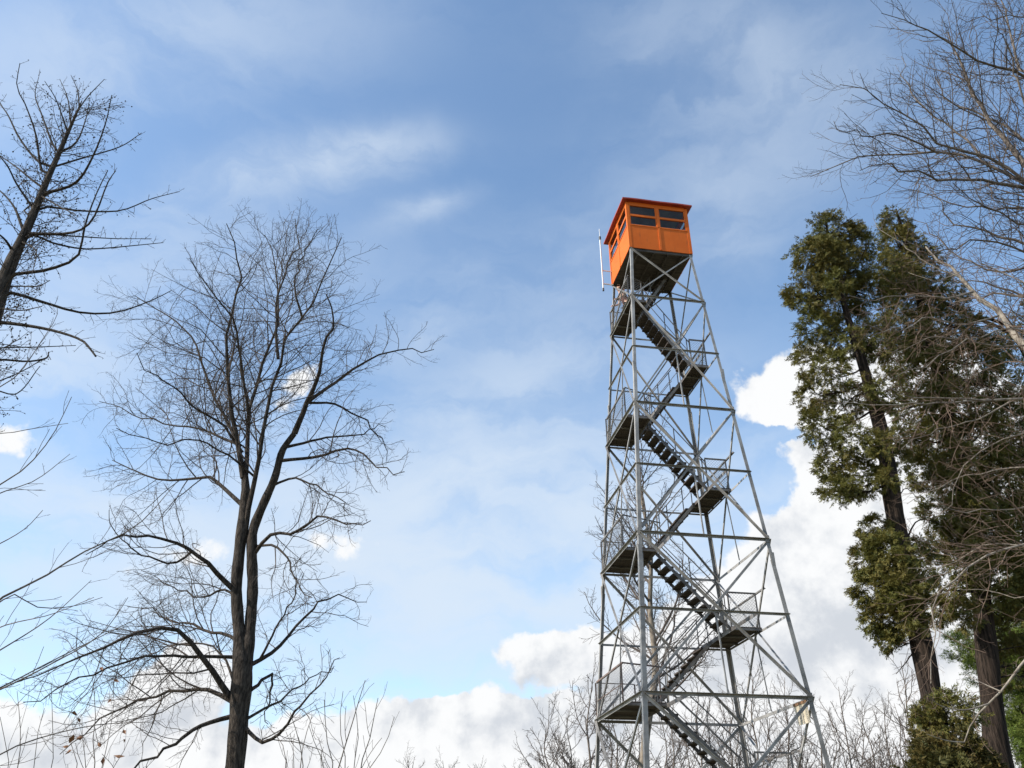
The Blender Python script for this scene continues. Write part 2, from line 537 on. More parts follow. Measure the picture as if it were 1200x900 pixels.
def chain_link(P00, P10, P01, P11, step=.09):
    """wire diamonds across the quad (bottom a, bottom b, top a, top b)"""
    P00, P10, P01, P11 = map(lambda p: np.array(p, float), (P00, P10, P01, P11))
    L = np.linalg.norm(P10 - P00); H = np.linalg.norm(P01 - P00)

    def pt(x, y):
        s_, t_ = x / L, y / H
        return (P00 * (1 - s_) + P10 * s_) * (1 - t_) + (P01 * (1 - s_) + P11 * s_) * t_
    segs = []
    for dirn in (1, -1):
        c = -H if dirn > 0 else 0
        end = L if dirn > 0 else L + H
        while c < end:
            ys = (0, H)
            pts_ = []
            for y in ys:
                x = c + y if dirn > 0 else c - y
                yy = y
                if x < 0: yy = (-c) if dirn > 0 else c; x = 0
                if x > L: yy = (L - c) if dirn > 0 else (c - L); x = L
                pts_.append(pt(x, min(max(yy, 0), H)))
            if np.linalg.norm(pts_[0] - pts_[1]) > .02: segs.append(pts_)
            c += step
    P = np.array(segs)
    return MB().tubes(P, np.full(P.shape[:2], .0028), 3)


def P3(x, y, z): return np.array([x, y, z], float)


RAIL = 0.98
for i in range(1, 9):
    u0, u1, v0, v1 = landing_dims(i)
    z = lz(i)
    deck = MB()
    npl = max(3, int((u1 - u0) / .16))
    for p in range(npl):
        a = u0 + .03 + (u1 - u0 - .03) * p / npl
        b = u0 + .03 + (u1 - u0 - .03) * (p + 1) / npl - .008
        deck.box((a, v0, z + .012 + .002 * (p % 2)), (b, v1 - .03, z + .05))
    d_ = deck.build('landing', M['deck'], tower)
    fr = MB()
    ui = u1 if i % 2 else u0          # inner edge
    s_ = 1 if i % 2 else -1
    h = hw(z)
    fr.sweep((ui, -h + .03, z - .03), (ui, h - .03, z - .03), [(0, -.05), (0, .05), (-s_ * .008, .05), (-s_ * .008, -.05)][::s_])   # cross beam
    fr.bar((u0 + .02, v0, z - .02), (u1, v0, z - .02), .05, .06)
    for f in (.35, .7):
        vv = v0 + (v1 - v0) * f
        fr.bar((u0 + .04, vv, z - .022), (u1 - .02, vv, z - .022), .04, .05)
    fr.build('landing_frame', M['steel_dark'], d_)
    uo = u0 + .03 if i % 2 else u1 - .03
    # guard rail: outer side and the near end
    gr = MB()
    post = [(uo, v0 + .02), (uo, v1 - .05)]
    for (a, b) in post:
        gr.angle((a, b, z - .03), (a, b, z + RAIL), .045, .006, up=(0, 1, 0))
    gr.angle((uo, v0 - (.0 if i % 2 else .55), z + RAIL), (uo, v1, z + RAIL), .045, .006)
    gr.rod((uo, v0 + .02, z + RAIL * .5), (uo, v1, z + RAIL * .5), .011)
    if i % 2:
        e = (u1 + .35, v0 + .45)
        gr.angle((uo, v0 + .02, z + RAIL), (e[0], e[1], z + RAIL), .04, .006)
        gr.angle((u1 - .03, v0 + .02 + .43 * (u1 - uo) / (e[0] - uo), z), (u1 - .03, v0 + .02 + .43 * (u1 - uo) / (e[0] - uo), z + RAIL), .035, .006)
        gr.rod((uo, v1 - .05, z + RAIL), (u1, v1 - .05, z + RAIL), .014)
        gr.angle((u1, v1 - .05, z), (u1, v1 - .05, z + RAIL), .035, .006)
    else:
        gr.angle((uo, v0 + .02, z + RAIL), (u0, v0 + .02, z + RAIL), .04, .006)
        gr.angle((u0, v0 + .02, z), (u0, v0 + .02, z + RAIL), .035, .006)
    gr.build('guardrail', M['rust'] if i == 7 else M['steel_dark'], d_)
    chain_link((uo, v0 + .03, z + .05), (uo, v1 - .06, z + .05), (uo, v0 + .03, z + RAIL), (uo, v1 - .06, z + RAIL)).build('wire_mesh', M['steel'], d_)
    if i % 2:
        chain_link((uo, v0 + .03, z + .05), (u1, v0 + .3, z + .05), (uo, v0 + .03, z + RAIL), (u1, v0 + .3, z + RAIL)).build('wire_mesh', M['steel'], d_)
    else:
        chain_link((u0, v0 + .03, z + .05), (uo, v0 + .03, z + .05), (u0, v0 + .03, z + RAIL), (uo, v0 + .03, z + RAIL)).build('wire_mesh', M['steel'], d_)

# stair flights: far lane from a D-side landing up to the right, near lane from the right up to the left
SW = .70
for i in range(0, 9):       # flight from level i+1 up to level i
    zt, zb = lz(i), lz(i + 1)
    if i == 8:
        ub = -hw(0) + 1.2
    top, bot = (landing_dims(i) if i > 0 else None), (landing_dims(i + 1) if i < 8 else None)
    up_right = (i % 2 == 0)
    if up_right:            # lower end left, upper end right, far lane
        ut = top[0] if top else hw(zt) - .42
        ub = bot[1] if bot else -hw(0) + 1.05
        v = min(hw(zt), hw(zb)) - .14 - SW / 2
    else:
        ut = top[1]
        ub = bot[0] if bot else hw(0) - .9
        v = max(top[2], bot[2] if bot else top[2]) + .06 + SW / 2
    st = MB()
    sg = 1 if ut > ub else -1
    for s_ in (-1, 1):
        y = v + s_ * SW / 2
        st.sweep((ub, y, zb - .02), (ut, y, zt - .02), [(-.004, -.048), (.004, -.048), (.004, .048), (-.004, .048)])
        st.sweep((ub, y - s_ * .017, zb - .02 - .044), (ut, y - s_ * .017, zt - .02 - .044), [(-.012, -.004), (.012, -.004), (.012, .004), (-.012, .004)])
    flight = st.build('stair_flight', M['steel_dark'], tower)
    nst = 10
    hr = MB()
    for s_ in (-1, 1):
        y = v + s_ * (SW / 2 + .02)
        du = np.array([ut - ub, 0, zt - zb])
        a = P3(ub, y, zb) ; b = P3(ut, y, zt)
        hr.rod(a + P3(0, 0, .9), b + P3(0, 0, .9), .017)
        hr.rod(a + P3(0, 0, .48), b + P3(0, 0, .48), .012)
        for t in (.04, .5, .96):
            c = a + (b - a) * t
            hr.angle(c - P3(0, 0, .05), c + P3(0, 0, .9), .032, .005, up=(0, 1, 0))
    hr.build('handrail', M['steel_dark'], flight)
    for t in range(1, nst):
        f = t / nst
        uu = ub + (ut - ub) * f; zz = zb + (zt - zb) * f
        tr = MB()
        tr.box((uu - .125, v - SW / 2 + .012, zz - .018), (uu + .125, v + SW / 2 - .012, zz + .02))
        for s_ in (-1, 1):
            yy = v + s_ * (SW / 2 - .03)
            tr.bar((uu - .12, yy, zz - .03), (uu + .12, yy, zz - .03), .03, .022)
            tr.bar((uu + sg * -.10, yy, zz - .02), (uu + sg * .0, yy, zz - .15), .025, .012)
        tr.build('tread', M['deck'], flight)

# ---- the cab
ZC = 9 * S
CB = 1.105          # half width of the cab
cab_h, sill, head = 2.0, 0.98, 1.86
body = MB()
T_ = .04
panels = []
for k in range(4):
    n = np.array(NRM[k], float); t = np.array([-n[1], n[0], 0])
    for s_ in (-1, 1):      # two sheets a side, with a seam
        a = n * (CB - .012) + t * (.004 if s_ > 0 else -CB + .0); b = n * (CB - .012) + t * (CB - .0 if s_ > 0 else -.004)
        body.bar(a + P3(0, 0, ZC + sill / 2), b + P3(0, 0, ZC + sill / 2), .022, sill)
cab = body.build('cab', M['orange'], tower)
fl = MB()
fl.box((-CB + .03, -CB + .03, ZC - .02), (CB - .03, CB - .03, ZC + .04))
for f in (-.75, -.25, .25, .75):
    fl.box((f - .025, -CB + .05, ZC - .13), (f + .025, CB - .05, ZC - .022))
for f in (-1.04, 1.04):
    fl.box((-CB + .06, f - .03, ZC - .10), (CB - .06, f + .03, ZC - .024))
fl.build('floor', M['floor_under'], cab)
ins = MB()
ins.box((-CB + .03, -CB + .03, ZC + head + .06), (CB - .03, CB - .03, ZC + head + .10))
for k in range(4):
    n = np.array(NRM[k], float); t = np.array([-n[1], n[0], 0])
    ins.bar(n * (CB - .036) - t * (CB - .06) + P3(0, 0, ZC + .56), n * (CB - .036) + t * (CB - .06) + P3(0, 0, ZC + .56), .018, 1.0)
ins.build('lining', M['inside'], cab)
for sx, sy in SX:
    MB().box((sx * CB - .05 + (-.043 if sx > 0 else .043), sy * CB - .05 + (-.043 if sy > 0 else .043), ZC + .01),
             (sx * CB + .05 + (-.043 if sx > 0 else .043), sy * CB + .05 + (-.043 if sy > 0 else .043), ZC + cab_h)).build('corner_post', M['orange_trim'], cab)
for k in range(4):
    n = np.array(NRM[k], float); t = np.array([-n[1], n[0], 0])
    c0 = n * (CB - .02)
    hd = MB()
    hd.bar(c0 - t * (CB - .1) + P3(0, 0, ZC + (head + cab_h) / 2 + .02), c0 + t * (CB - .1) + P3(0, 0, ZC + (head + cab_h) / 2 + .02), .05, cab_h - head + .03)
    hd.bar(c0 - t * (CB - .1) + P3(0, 0, ZC + sill + .012), c0 + t * (CB - .1) + P3(0, 0, ZC + sill + .012), .07, .045)
    hd.bar(c0 + n * .004 + P3(0, 0, ZC + .02), c0 + n * .004 + P3(0, 0, ZC + cab_h - .03), .075, .062, up=n)     # middle stile runs down over the seam
    hd.build('wall_trim', M['orange_trim'], cab)
    for s_ in (-1, 1):
        a, b = s_ * .04, s_ * (CB - .095)
        a, b = min(a, b), max(a, b)
        zr = (sill + head) / 2 + .02
        wf = MB()
        P_ = lambda x, z: c0 + t * x + P3(0, 0, ZC + z)
        wf.bar(P_(a, zr), P_(b, zr), .045, .085)                    # meeting rail
        wf.bar(P_(a + .018, sill + .036), P_(a + .018, head), .036, .04, up=n)
        wf.bar(P_(b - .018, sill + .036), P_(b - .018, head), .036, .04, up=n)
        w_ = wf.build('window', M['orange_trim'], cab)
        gp = MB()
        for z0, z1 in ((sill + .04, zr - .043), (zr + .043, head + .005)):
            gp.bar(P_(a + .037, (z0 + z1) / 2) - n * .008, P_(b - .037, (z0 + z1) / 2) - n * .008, .005, z1 - z0)
        gp.build('glass', M['glass'], cab)
rf = MB()
ov = CB + .15
zr = ZC + cab_h + .012
ns = 9
ring = []
for k in range(4):
    a = np.array([SX[k][0] * ov, SX[k][1] * ov, 0]); b = np.array([SX[(k + 1) % 4][0] * ov, SX[(k + 1) % 4][1] * ov, 0])
    for j in range(ns):
        f = j / ns
        p = a * (1 - f) + b * f
        ring.append(p + P3(0, 0, zr + .018 * math.sin(f * math.pi) + .01 * math.sin(f * 9.4 + k)))
nr = len(ring)
Vr = [r for r in ring] + [r + P3(0, 0, .055) for r in ring] + [P3(0, 0, zr + .40), P3(0, 0, zr + .02)]
Fr = [(i, (i + 1) % nr, nr + (i + 1) % nr, nr + i) for i in range(nr)]
Fr += [(nr + i, nr + (i + 1) % nr, 2 * nr) for i in range(nr)] + [((i + 1) % nr, i, 2 * nr + 1) for i in range(nr)]
rf.add(Vr, Fr)
rf.build('roof', M['roof'], cab)
# antenna on the D corner
ax, ay = -CB - .36, CB - .12
an = MB()
an.rod((ax, ay, ZC - .24), (ax, ay, ZC + 2.0), .025, 8)
an.rod((ax, ay, ZC + 2.11), (ax, ay, ZC + 2.5), .011, 6)
ant = an.build('antenna', M['white'], tower, smooth=True)
MB().rod((ax, ay, ZC + 1.99), (ax, ay, ZC + 2.12), .043, 8).rod((ax, ay, ZC - .34), (ax, ay, ZC - .23), .034, 8).build('antenna_fitting', M['black'], ant, smooth=True)
MB().bar((ax, ay, ZC - .03), (-CB + .02, ay, ZC - .03), .035).bar((ax, ay, ZC + .56), (-CB + .005, ay, ZC + .56), .03).build('antenna_bracket', M['white'], ant)


def tw(u, v, z):
    c, s_ = math.cos(TROT), math.sin(TROT)
    return np.array([TX + c * u - s_ * v, TY + s_ * u + c * v, TZ + z])


# ---- the notice board under the strut of the right-hand face
z7 = lz(7); h7 = hw(z7)
sgn = empty('notice_board', tuple(tw(h7 - .09, -h7 + .45, z7 - .58)), TROT, label='cream notice board hanging under a strut low on the right side of the steel tower', cat='sign')
sb = MB()
sb.add([(0, -.36, 0), (0, .27, .02), (0, .36, .47), (0, -.31, .47), (.012, -.36, 0), (.012, .27, .02), (.012, .36, .47), (.012, -.31, .47)],
       [(0, 1, 2, 3), (7, 6, 5, 4), (0, 4, 5, 1), (1, 5, 6, 2), (2, 6, 7, 3), (3, 7, 4, 0)])
sb.build('panel', M['sign'], sgn)
MB().bar((.0, -.33, .50), (.0, .37, .50), .03, .065).build('batten', M['wood'], sgn)
mk = MB()
rs = random.Random(4)
for (y, z, w, h_) in ((.10, .17, .07, .05), (-.07, .20, .06, .06), (-.02, .34, .25, .018), (.0, .30, .2, .014), (.06, .10, .12, .012)):
    mk.box((-.004, y - w / 2, z - h_ / 2), (-.001, y + w / 2, z + h_ / 2))
mk.build('faded_marks', M['sign_mark'], sgn)


# ------------------------------------------------------------------ person on the top landing
def person(base, rz):
    root = empty('person', tuple(base), rz, label='person in a dark red shirt and shorts on the top landing under the cab', cat='person')
    skin_m = mat('skin', (0.55, 0.32, 0.22), .6)
    shirt = mat('dark_red_shirt', (0.14, 0.035, 0.028), .85, 0, (0.09, 0.022, 0.02), 12)
    short = mat('dark_shorts', (0.035, 0.035, 0.045), .85)
    hair = mat('brown_hair', (0.09, 0.045, 0.025), .8)

    def skin(name, verts, edges, rad, m_, par, lv=2, rootv=0):
        me = bpy.data.meshes.new(name); me.from_pydata(verts, edges, []); me.materials.append(m_)
        o = bpy.data.objects.new(name, me); col.objects.link(o); o.parent = par
        s_ = o.modifiers.new('skin', 'SKIN'); s_.use_smooth_shade = True
        for i, r in enumerate(rad):
            me.skin_vertices[0].data[i].radius = r if isinstance(r, tuple) else (r, r)
        me.skin_vertices[0].data[rootv].use_root = True
        sb_ = o.modifiers.new('sub', 'SUBSURF'); sb_.levels = lv; sb_.render_levels = lv
        return o
    # faces +x; leaning forward on the rail
    v = [(-.05, 0, .93), (0, 0, 1.10), (.07, 0, 1.28), (.13, 0, 1.42), (.17, 0, 1.50), (.22, 0, 1.60), (.235, 0, 1.70)]
    e = [(0, 1), (1, 2), (2, 3), (3, 4), (4, 5), (5, 6)]
    rad = [(.155, .115), (.145, .105), (.165, .115), (.15, .095), (.055, .055), (.078, .092), (.07, .085)]
    fingers = []
    for s_ in (-1, 1):
        b = len(v)
        v += [(.13, s_ * .19, 1.40), (.14, s_ * .27, 1.15), (.30, s_ * .22, 1.03), (.36, s_ * .21, 1.01), (.40, s_ * .21, 1.005)]
        e += [(3, b), (b, b + 1), (b + 1, b + 2), (b + 2, b + 3), (b + 3, b + 4)]
        rad += [.058, .043, .030, (.038, .022), (.036, .020)]
        fingers.append(b + 4)
        b = len(v)
        v += [(-.04, s_ * .10, .86), (.01, s_ * .115, .48), (-.03, s_ * .12, .09), (-.03, s_ * .12, .045), (.12, s_ * .135, .03)]
        e += [(0, b), (b, b + 1), (b + 1, b + 2), (b + 2, b + 3), (b + 3, b + 4)]
        rad += [.092, .062, .042, .045, (.045, .03)]
        for j, (dy, ln) in enumerate(((-.03, .060), (-.011, .072), (.009, .068), (.028, .052))):
            q = len(v)
            v += [(.425, s_ * .21 + dy, 1.0), (.425 + ln * .5, s_ * .21 + dy * 1.1, .985), (.425 + ln * .6, s_ * .21 + dy * 1.1, .945)]
            e += [(fingers[-1], q), (q, q + 1), (q + 1, q + 2)]
            rad += [.009, .009, .008]
        q = len(v)
        v += [(.38, s_ * .17, .995), (.405, s_ * .15, .965)]
        e += [(fingers[-1], q), (q, q + 1)]
        rad += [.011, .009]
    skin('body', v, e, rad, skin_m, root)
    tv = [(-.05, 0, .95), (0, 0, 1.10), (.07, 0, 1.28), (.125, 0, 1.415)]
    te = [(0, 1), (1, 2), (2, 3)]
    tr = [(.17, .13), (.16, .12), (.18, .13), (.16, .105)]
    for s_ in (-1, 1):
        b = len(tv)
        tv += [(.13, s_ * .19, 1.40), (.20, s_ * .222, 1.27)]
        te += [(3, b), (b, b + 1)]; tr += [.072, .060]
    skin('shirt', tv, te, tr, shirt, root)
    pv = [(-.05, 0, .93)]; pe = []; pr = [(.17, .132)]
    for s_ in (-1, 1):
        b = len(pv)
        pv += [(-.04, s_ * .10, .84), (.0, s_ * .115, .56)]
        pe += [(0, b), (b, b + 1)]; pr += [.108, .085]
    skin('shorts', pv, pe, pr, short, root)
    bm = bmesh.new()
    bmesh.ops.create_uvsphere(bm, u_segments=14, v_segments=10, radius=1)
    for w in list(bm.verts):
        if w.co.x > .35 and w.co.z < .45: bm.verts.remove(w)
    for w in bm.verts: w.co = Vector((.205 + w.co.x * .105, w.co.y * .092, 1.67 + w.co.z * .115))
    me = bpy.data.meshes.new('hair'); bm.to_mesh(me); bm.free(); me.materials.append(hair)
    o = bpy.data.objects.new('hair', me); col.objects.link(o); o.parent = root
    # face: eyes, nose, mouth, ears
    f = MB()
    for s_ in (-1, 1):
        f.box((.302, s_ * .032 - .012, 1.645), (.312, s_ * .032 + .012, 1.657))
    f.box((.300, -.022, 1.572), (.308, .022, 1.58))
    f.build('facial_features', hair, root)
    nz = MB()
    nz.add([(.30, -.014, 1.605), (.30, .014, 1.605), (.33, 0, 1.608), (.302, 0, 1.65)], [(0, 1, 2), (1, 3, 2), (3, 0, 2), (0, 3, 1)])
    for s_ in (-1, 1):
        nz.box((.20, s_ * .092 - .006, 1.605), (.225, s_ * .092 + .006, 1.655))
    nz.build('nose_and_ears', skin_m, root)
    return root


z1 = lz(1)
u0, u1, v0, v1 = landing_dims(1)
person(tw(u0 + .44, v0 + 1.62, z1 + .05), TROT + math.pi)


# ------------------------------------------------------------------ trees
def resample(pts, K):
    """smooth curve of K points through the given ones"""
    pts = np.asarray(pts, float)
    d = np.r_[0, np.cumsum(np.linalg.norm(np.diff(pts[:, :3], axis=0), axis=1))]
    n = len(pts)
    if n == 2:
        t = np.linspace(0, 1, K)[:, None]
        return pts[0] * (1 - t) + pts[1] * t
    m = np.zeros_like(pts)
    for i in range(n):
        a, b = max(i - 1, 0), min(i + 1, n - 1)
        m[i] = (pts[b] - pts[a]) / max(d[b] - d[a], 1e-6)
    out = []
    for s_ in np.linspace(0, d[-1], K):
        i = min(np.searchsorted(d, s_, 'right') - 1, n - 2)
        L = d[i + 1] - d[i]; t = (s_ - d[i]) / max(L, 1e-9)
        h00 = 2 * t**3 - 3 * t**2 + 1; h10 = t**3 - 2 * t**2 + t; h01 = -2 * t**3 + 3 * t**2; h11 = t**3 - t**2
        out.append(h00 * pts[i] + h10 * L * m[i] + h01 * pts[i + 1] + h11 * L * m[i + 1])
    return np.array(out)


def nrm(a): return a / (np.linalg.norm(a, axis=-1, keepdims=True) + 1e-9)


def grow(rng, P, Rr, dens, t0=.15, t1=1.0, lf=.5, lmin=.0, lmax=9, ang=(35, 65), K=6, up=.08, wob=.16, rf=.6, rend=.0035, slim=.012, nmin=1, shrink=.55):
    N, Kp, _ = P.shape
    seg = np.linalg.norm(np.diff(P, axis=1), axis=2).sum(1)
    cnt = np.maximum(nmin, np.round(seg * dens * (t1 - t0) + rng.uniform(-.5, .5, N))).astype(int)
    idx = np.repeat(np.arange(N), cnt)
    n = len(idx)
    first = np.cumsum(cnt) - cnt
    order = np.arange(n) - first[idx]
    t = t0 + (t1 - t0) * (order + rng.uniform(.1, .9, n)) / cnt[idx]
    x = np.clip(t, 0, .999) * (Kp - 1); i0 = x.astype(int); fr = (x - i0)[:, None]
    A, B = P[idx, i0], P[idx, i0 + 1]
    base = A * (1 - fr) + B * fr
    rad = Rr[idx, i0] * (1 - fr[:, 0]) + Rr[idx, i0 + 1] * fr[:, 0]
    tan = nrm(B - A)
    rv = rng.normal(size=(n, 3)); per = nrm(rv - tan * (rv * tan).sum(1, keepdims=True))
    a = np.radians(rng.uniform(ang[0], ang[1], n))[:, None]
    d = nrm(np.cos(a) * tan + np.sin(a) * per)
    tn = (t - t0) / max(t1 - t0, 1e-6)
    L = np.clip(seg[idx] * lf * (1 - shrink * tn) * rng.uniform(.55, 1.2, n), lmin, lmax)
    Q = [base]
    for k in range(K - 1):
        Q.append(Q[-1] + d * (L / (K - 1))[:, None])
        d = nrm(d + rng.normal(size=(n, 3)) * wob + np.array([0, 0, up]))
    Q = np.stack(Q, 1)
    r0 = np.minimum(rad * rf, np.maximum(L * slim, rend * 1.3))
    tt = np.linspace(0, 1, K)[None, :]
    RR = r0[:, None] * (1 - tt) + np.minimum(rend, r0 * .8)[:, None] * tt
    return Q, RR


def px_path(lst, Y, dy, seed=None):
    """photo points (px, py) -> a limb whose depth runs from Y to Y + dy"""
    n = len(lst)
    return [at(p[0], p[1], Y + dy * (i / (n - 1)) ** 1.2) for i, p in enumerate(lst)]


def limb_arrays(limbs, K=14):
    P = np.array([resample(l[0], K) for l in limbs])
    Rr = np.array([l[1] + (l[2] - l[1]) * np.linspace(0, 1, K) ** .8 for l in limbs])
    return P, Rr


def bare_tree(name, label, base, trunk, limbs, seed, mats, gens, cat='tree', group=None, limb_name='limb', wob_limb=.0, snap=False, spurs=None):
    """trunk: list of (points, radii); limbs: list of (points, r0, r1); gens: list of dicts for grow()"""
    rng = np.random.default_rng(seed)
    root = empty(name, tuple(base), label=label, cat=cat, group=group)
    off = np.array(base, float)
    P, Rr = [], []
    tm = MB()
    for pts_, rr in trunk:
        q = resample(np.c_[np.asarray(pts_), np.asarray(rr)], 40)
        Pt, Rt = q[None, :, :3] - off, q[None, :, 3] * (1 + .05 * np.sin(np.arange(40) * 1.7 + seed))
        tm.tubes(Pt, Rt, 14)
    tm.build('trunk', mats[0], root, smooth=True)
    if snap:        # start every limb inside the stem
        ax = resample(np.asarray(trunk[0][0]), 80)
        new = []
        for pts_, r0, r1 in limbs:
            p0 = np.asarray(pts_[0]); j = int(np.argmin(np.abs(ax[:, 2] - (p0[2] - .35 * np.hypot(*(p0[:2] - ax[np.argmin(np.abs(ax[:, 2] - p0[2])), :2])) - .05))))
            keep = [p for p in pts_ if np.linalg.norm(np.asarray(p) - ax[j]) > .12]
            new.append(([ax[j]] + keep, r0, r1))
        limbs = new
    Pl, Rl = limb_arrays(limbs)
    if wob_limb:
        w_ = rng.normal(size=Pl.shape) * wob_limb * np.linspace(0, 1, Pl.shape[1])[None, :, None]
        Pl = Pl + w_
    for a, b in zip(Pl, Rl):
        MB().tubes((a - off)[None], b[None], 8).build(limb_name, mats[0], root, smooth=True)
    tw_ = MB()
    cur = (Pl, Rl)
    for gi, gk in enumerate(gens):
        gk = dict(gk); sides = gk.pop('sides', 4); extra = gk.pop('from_all', False)
        nxt = grow(rng, cur[0], cur[1], **gk)
        tw_.tubes(nxt[0] - off, nxt[1], sides)
        cur = nxt
    if spurs:
        q = resample(np.c_[np.asarray(trunk[0][0]), np.asarray(trunk[0][1])], 40)
        s1 = grow(rng, q[None, :, :3], q[None, :, 3], **spurs)
        tw_.tubes(s1[0] - off, s1[1], 3)
        s2 = grow(rng, s1[0], s1[1], dens=11, t0=.15, lf=.4, lmin=.04, lmax=.3, ang=(30, 65), K=4, up=.03, wob=.2, rf=.7, rend=.0026, slim=.012, nmin=2)
        tw_.tubes(s2[0] - off, s2[1], 3)
        cur = (s2[0], s2[1], cur[0])
    tw_.build('crown', mats[1], root)
    return root, cur


def gbase(px, py, Y, extra=0.0):
    p = at(px, py, Y)
    return np.array([p[0], p[1], gz(p[0], p[1]) + extra])


# --- the big bare tree left of centre
Y0 = 18.0
base = gbase(274, 905, Y0)
rp = lambda w, py, px=285: w / 2 / FPX * depth(px, py, Y0)      # half a pixel width -> metres
trunk = [([base - (0.02, 0, .3), at(275, 900, Y0), at(281, 827, Y0), at(284, 785, Y0), at(281, 750, Y0), at(277, 690, Y0), at(280, 652, Y0), at(285, 610, Y0), at(288, 575, Y0), at(287, 540, Y0)],
          [.36, rp(23, 900), rp(23, 827), rp(24, 785), rp(15, 750), rp(13, 690), rp(13, 650), rp(13, 610), rp(10, 575), rp(2.5, 540)]),
         ([at(287, 800, Y0), at(290, 765, Y0), at(293, 735, Y0 + .05), at(296, 690, Y0 + .05), at(295, 640, Y0), at(297, 620, Y0), at(308, 592, Y0 - .1), at(322, 560, Y0 - .2), at(331, 528, Y0 - .3), at(345, 508, Y0 - .4)],
          [rp(13, 790), rp(15, 765), rp(13, 735), rp(12.5, 690), rp(12, 640), rp(11, 620), rp(10, 592), rp(8.5, 560), rp(7.5, 528), rp(6, 508)])]
LT = [  # (pixels, start width, end width, depth run)
    ([(345, 508), (360, 472), (374, 436), (384, 400), (390, 378), (384, 345)], 7.5, 1.2, -1.5),
    ([(362, 470), (382, 456), (410, 436), (434, 420), (462, 412), (506, 412)], 5, .9, 1.0),
    ([(286, 590), (284, 545), (268, 496), (250, 464), (234, 416), (222, 392), (190, 368), (158, 348)], 6, .9, 1.5),
    ([(285, 560), (278, 516), (270, 480), (268, 440), (266, 400), (270, 372), (280, 336), (278, 300), (266, 264)], 7, .9, -1.2),
    ([(286, 600), (288, 550), (290, 528), (292, 480), (298, 460), (310, 420), (322, 392), (326, 360), (326, 320), (310, 275)], 7, .9, 1.6),
    ([(287, 625), (294, 580), (302, 544), (310, 500), (326, 432), (334, 400), (354, 372), (374, 340), (386, 300), (398, 278)], 7, .9, -2.0),
    ([(291, 500), (290, 476), (280, 412), (276, 380), (254, 348), (222, 304)], 4.5, .8, -2.4),
    ([(326, 420), (323, 370), (332, 320), (348, 285), (344, 256)], 4, .8, 1.0),
    ([(354, 372), (345, 330), (360, 290), (372, 268)], 3, .7, -.8),
    ([(284, 592), (262, 572), (246, 560), (202, 562), (162, 556), (130, 536)], 5.5, .9, 1.8),
    ([(284, 530), (258, 496), (234, 480), (206, 456), (182, 440), (160, 420)], 4, .8, -1.7),
    ([(282, 522), (262, 514), (238, 504), (206, 498), (162, 488), (120, 470)], 3.6, .8, 2.3),
    ([(300, 560), (262, 530), (225, 515), (190, 520), (140, 505)], 3.0, .8, -2.2),
    ([(335, 524), (360, 518), (390, 512), (430, 506), (454, 496)], 4, .8, 1.5),
    ([(328, 540), (370, 536), (410, 528), (442, 544), (474, 556)], 4.5, .8, -1.6),
    ([(362, 472), (394, 474), (426, 492), (446, 516), (455, 540)], 3.4, .7, 2.0),
    ([(299, 648), (316, 628), (345, 624), (372, 606), (400, 612), (436, 614)], 5, .8, -1.8),
    ([(301, 640), (322, 640), (340, 660), (352, 690), (365, 700)], 3.5, .7, -2.2),
    ([(275, 692), (258, 676), (240, 656), (208, 636), (172, 626), (140, 630), (100, 645)], 7, .9, -2.0),
    ([(225, 646), (205, 660), (180, 655), (150, 640), (120, 600)], 3.2, .7, -.5),
    ([(280, 752), (262, 742), (245, 740), (222, 731), (200, 729), (175, 715), (148, 712)], 4.5, .8, 2.5),
    ([(276, 770), (220, 770), (168, 772), (100, 792), (30, 825)], 4.5, .8, -2.5),
    ([(273, 822), (258, 800), (244, 780), (224, 752), (200, 736), (160, 744), (80, 776), (20, 800)], 9, .9, -1.6),
    ([(272, 822), (245, 809), (224, 808), (176, 816), (120, 844), (70, 884)], 6, .9, 2.0),
    ([(270, 840), (240, 848), (200, 876), (150, 900), (120, 915)], 6, 1.4, -1.0),
    ([(292, 780), (320, 764), (348, 732), (376, 704), (400, 700), (430, 705)], 5.5, .8, 1.8),
    ([(305, 772), (328, 728), (344, 696), (348, 660)], 3.2, .7, -1.2),
    ([(286, 850), (296, 862), (310, 870), (332, 856), (348, 832), (384, 788), (400, 768)], 5.5, .8, -1.5),
    ([(290, 812), (305, 800), (320, 790), (318, 815), (314, 850)], 5, .9, .8),
    ([(290, 842), (328, 820), (360, 796), (390, 785)], 3.6, .8, 2.0),
    ([(276, 700), (262, 690), (240, 700), (205, 690), (170, 670)], 3.4, .7, 2.2),
    ([(274, 800), (262, 770), (235, 752), (180, 765), (130, 790)], 3.4, .7, 3.0),
    ([(318, 570), (345, 560), (370, 570), (395, 585), (410, 600)], 3.2, .7, -1.4),
]
limbs = []
for pl, w0, w1, dy in LT:
    pts_ = px_path(pl, Y0, dy)
    limbs.append((pts_, rp(w0, pl[0][1]), rp(w1, pl[-1][1])))
bare_tree('bare_tree', 'large bare spreading tree with a dark forked trunk, left of the middle', base, trunk, limbs, 11, (M['bark_dark'], M['twig_dark']), wob_limb=.05, gens=[
    dict(dens=5.3, t0=.16, lf=.50, lmin=.25, lmax=2.4, ang=(32, 68), K=8, up=.03, wob=.18, rf=.5, rend=.0045, sides=4, slim=.008, shrink=.74),
    dict(dens=6.2, t0=.12, lf=.42, lmin=.2, lmax=.9, ang=(30, 65), K=5, up=.03, wob=.22, rf=.6, rend=.0030, sides=3, slim=.0065),
    dict(dens=7.5, t0=.2, lf=.5, lmin=.10, lmax=.42, ang=(30, 70), K=4, up=.03, wob=.25, rf=.7, rend=.0028, sides=3, slim=.007),
])

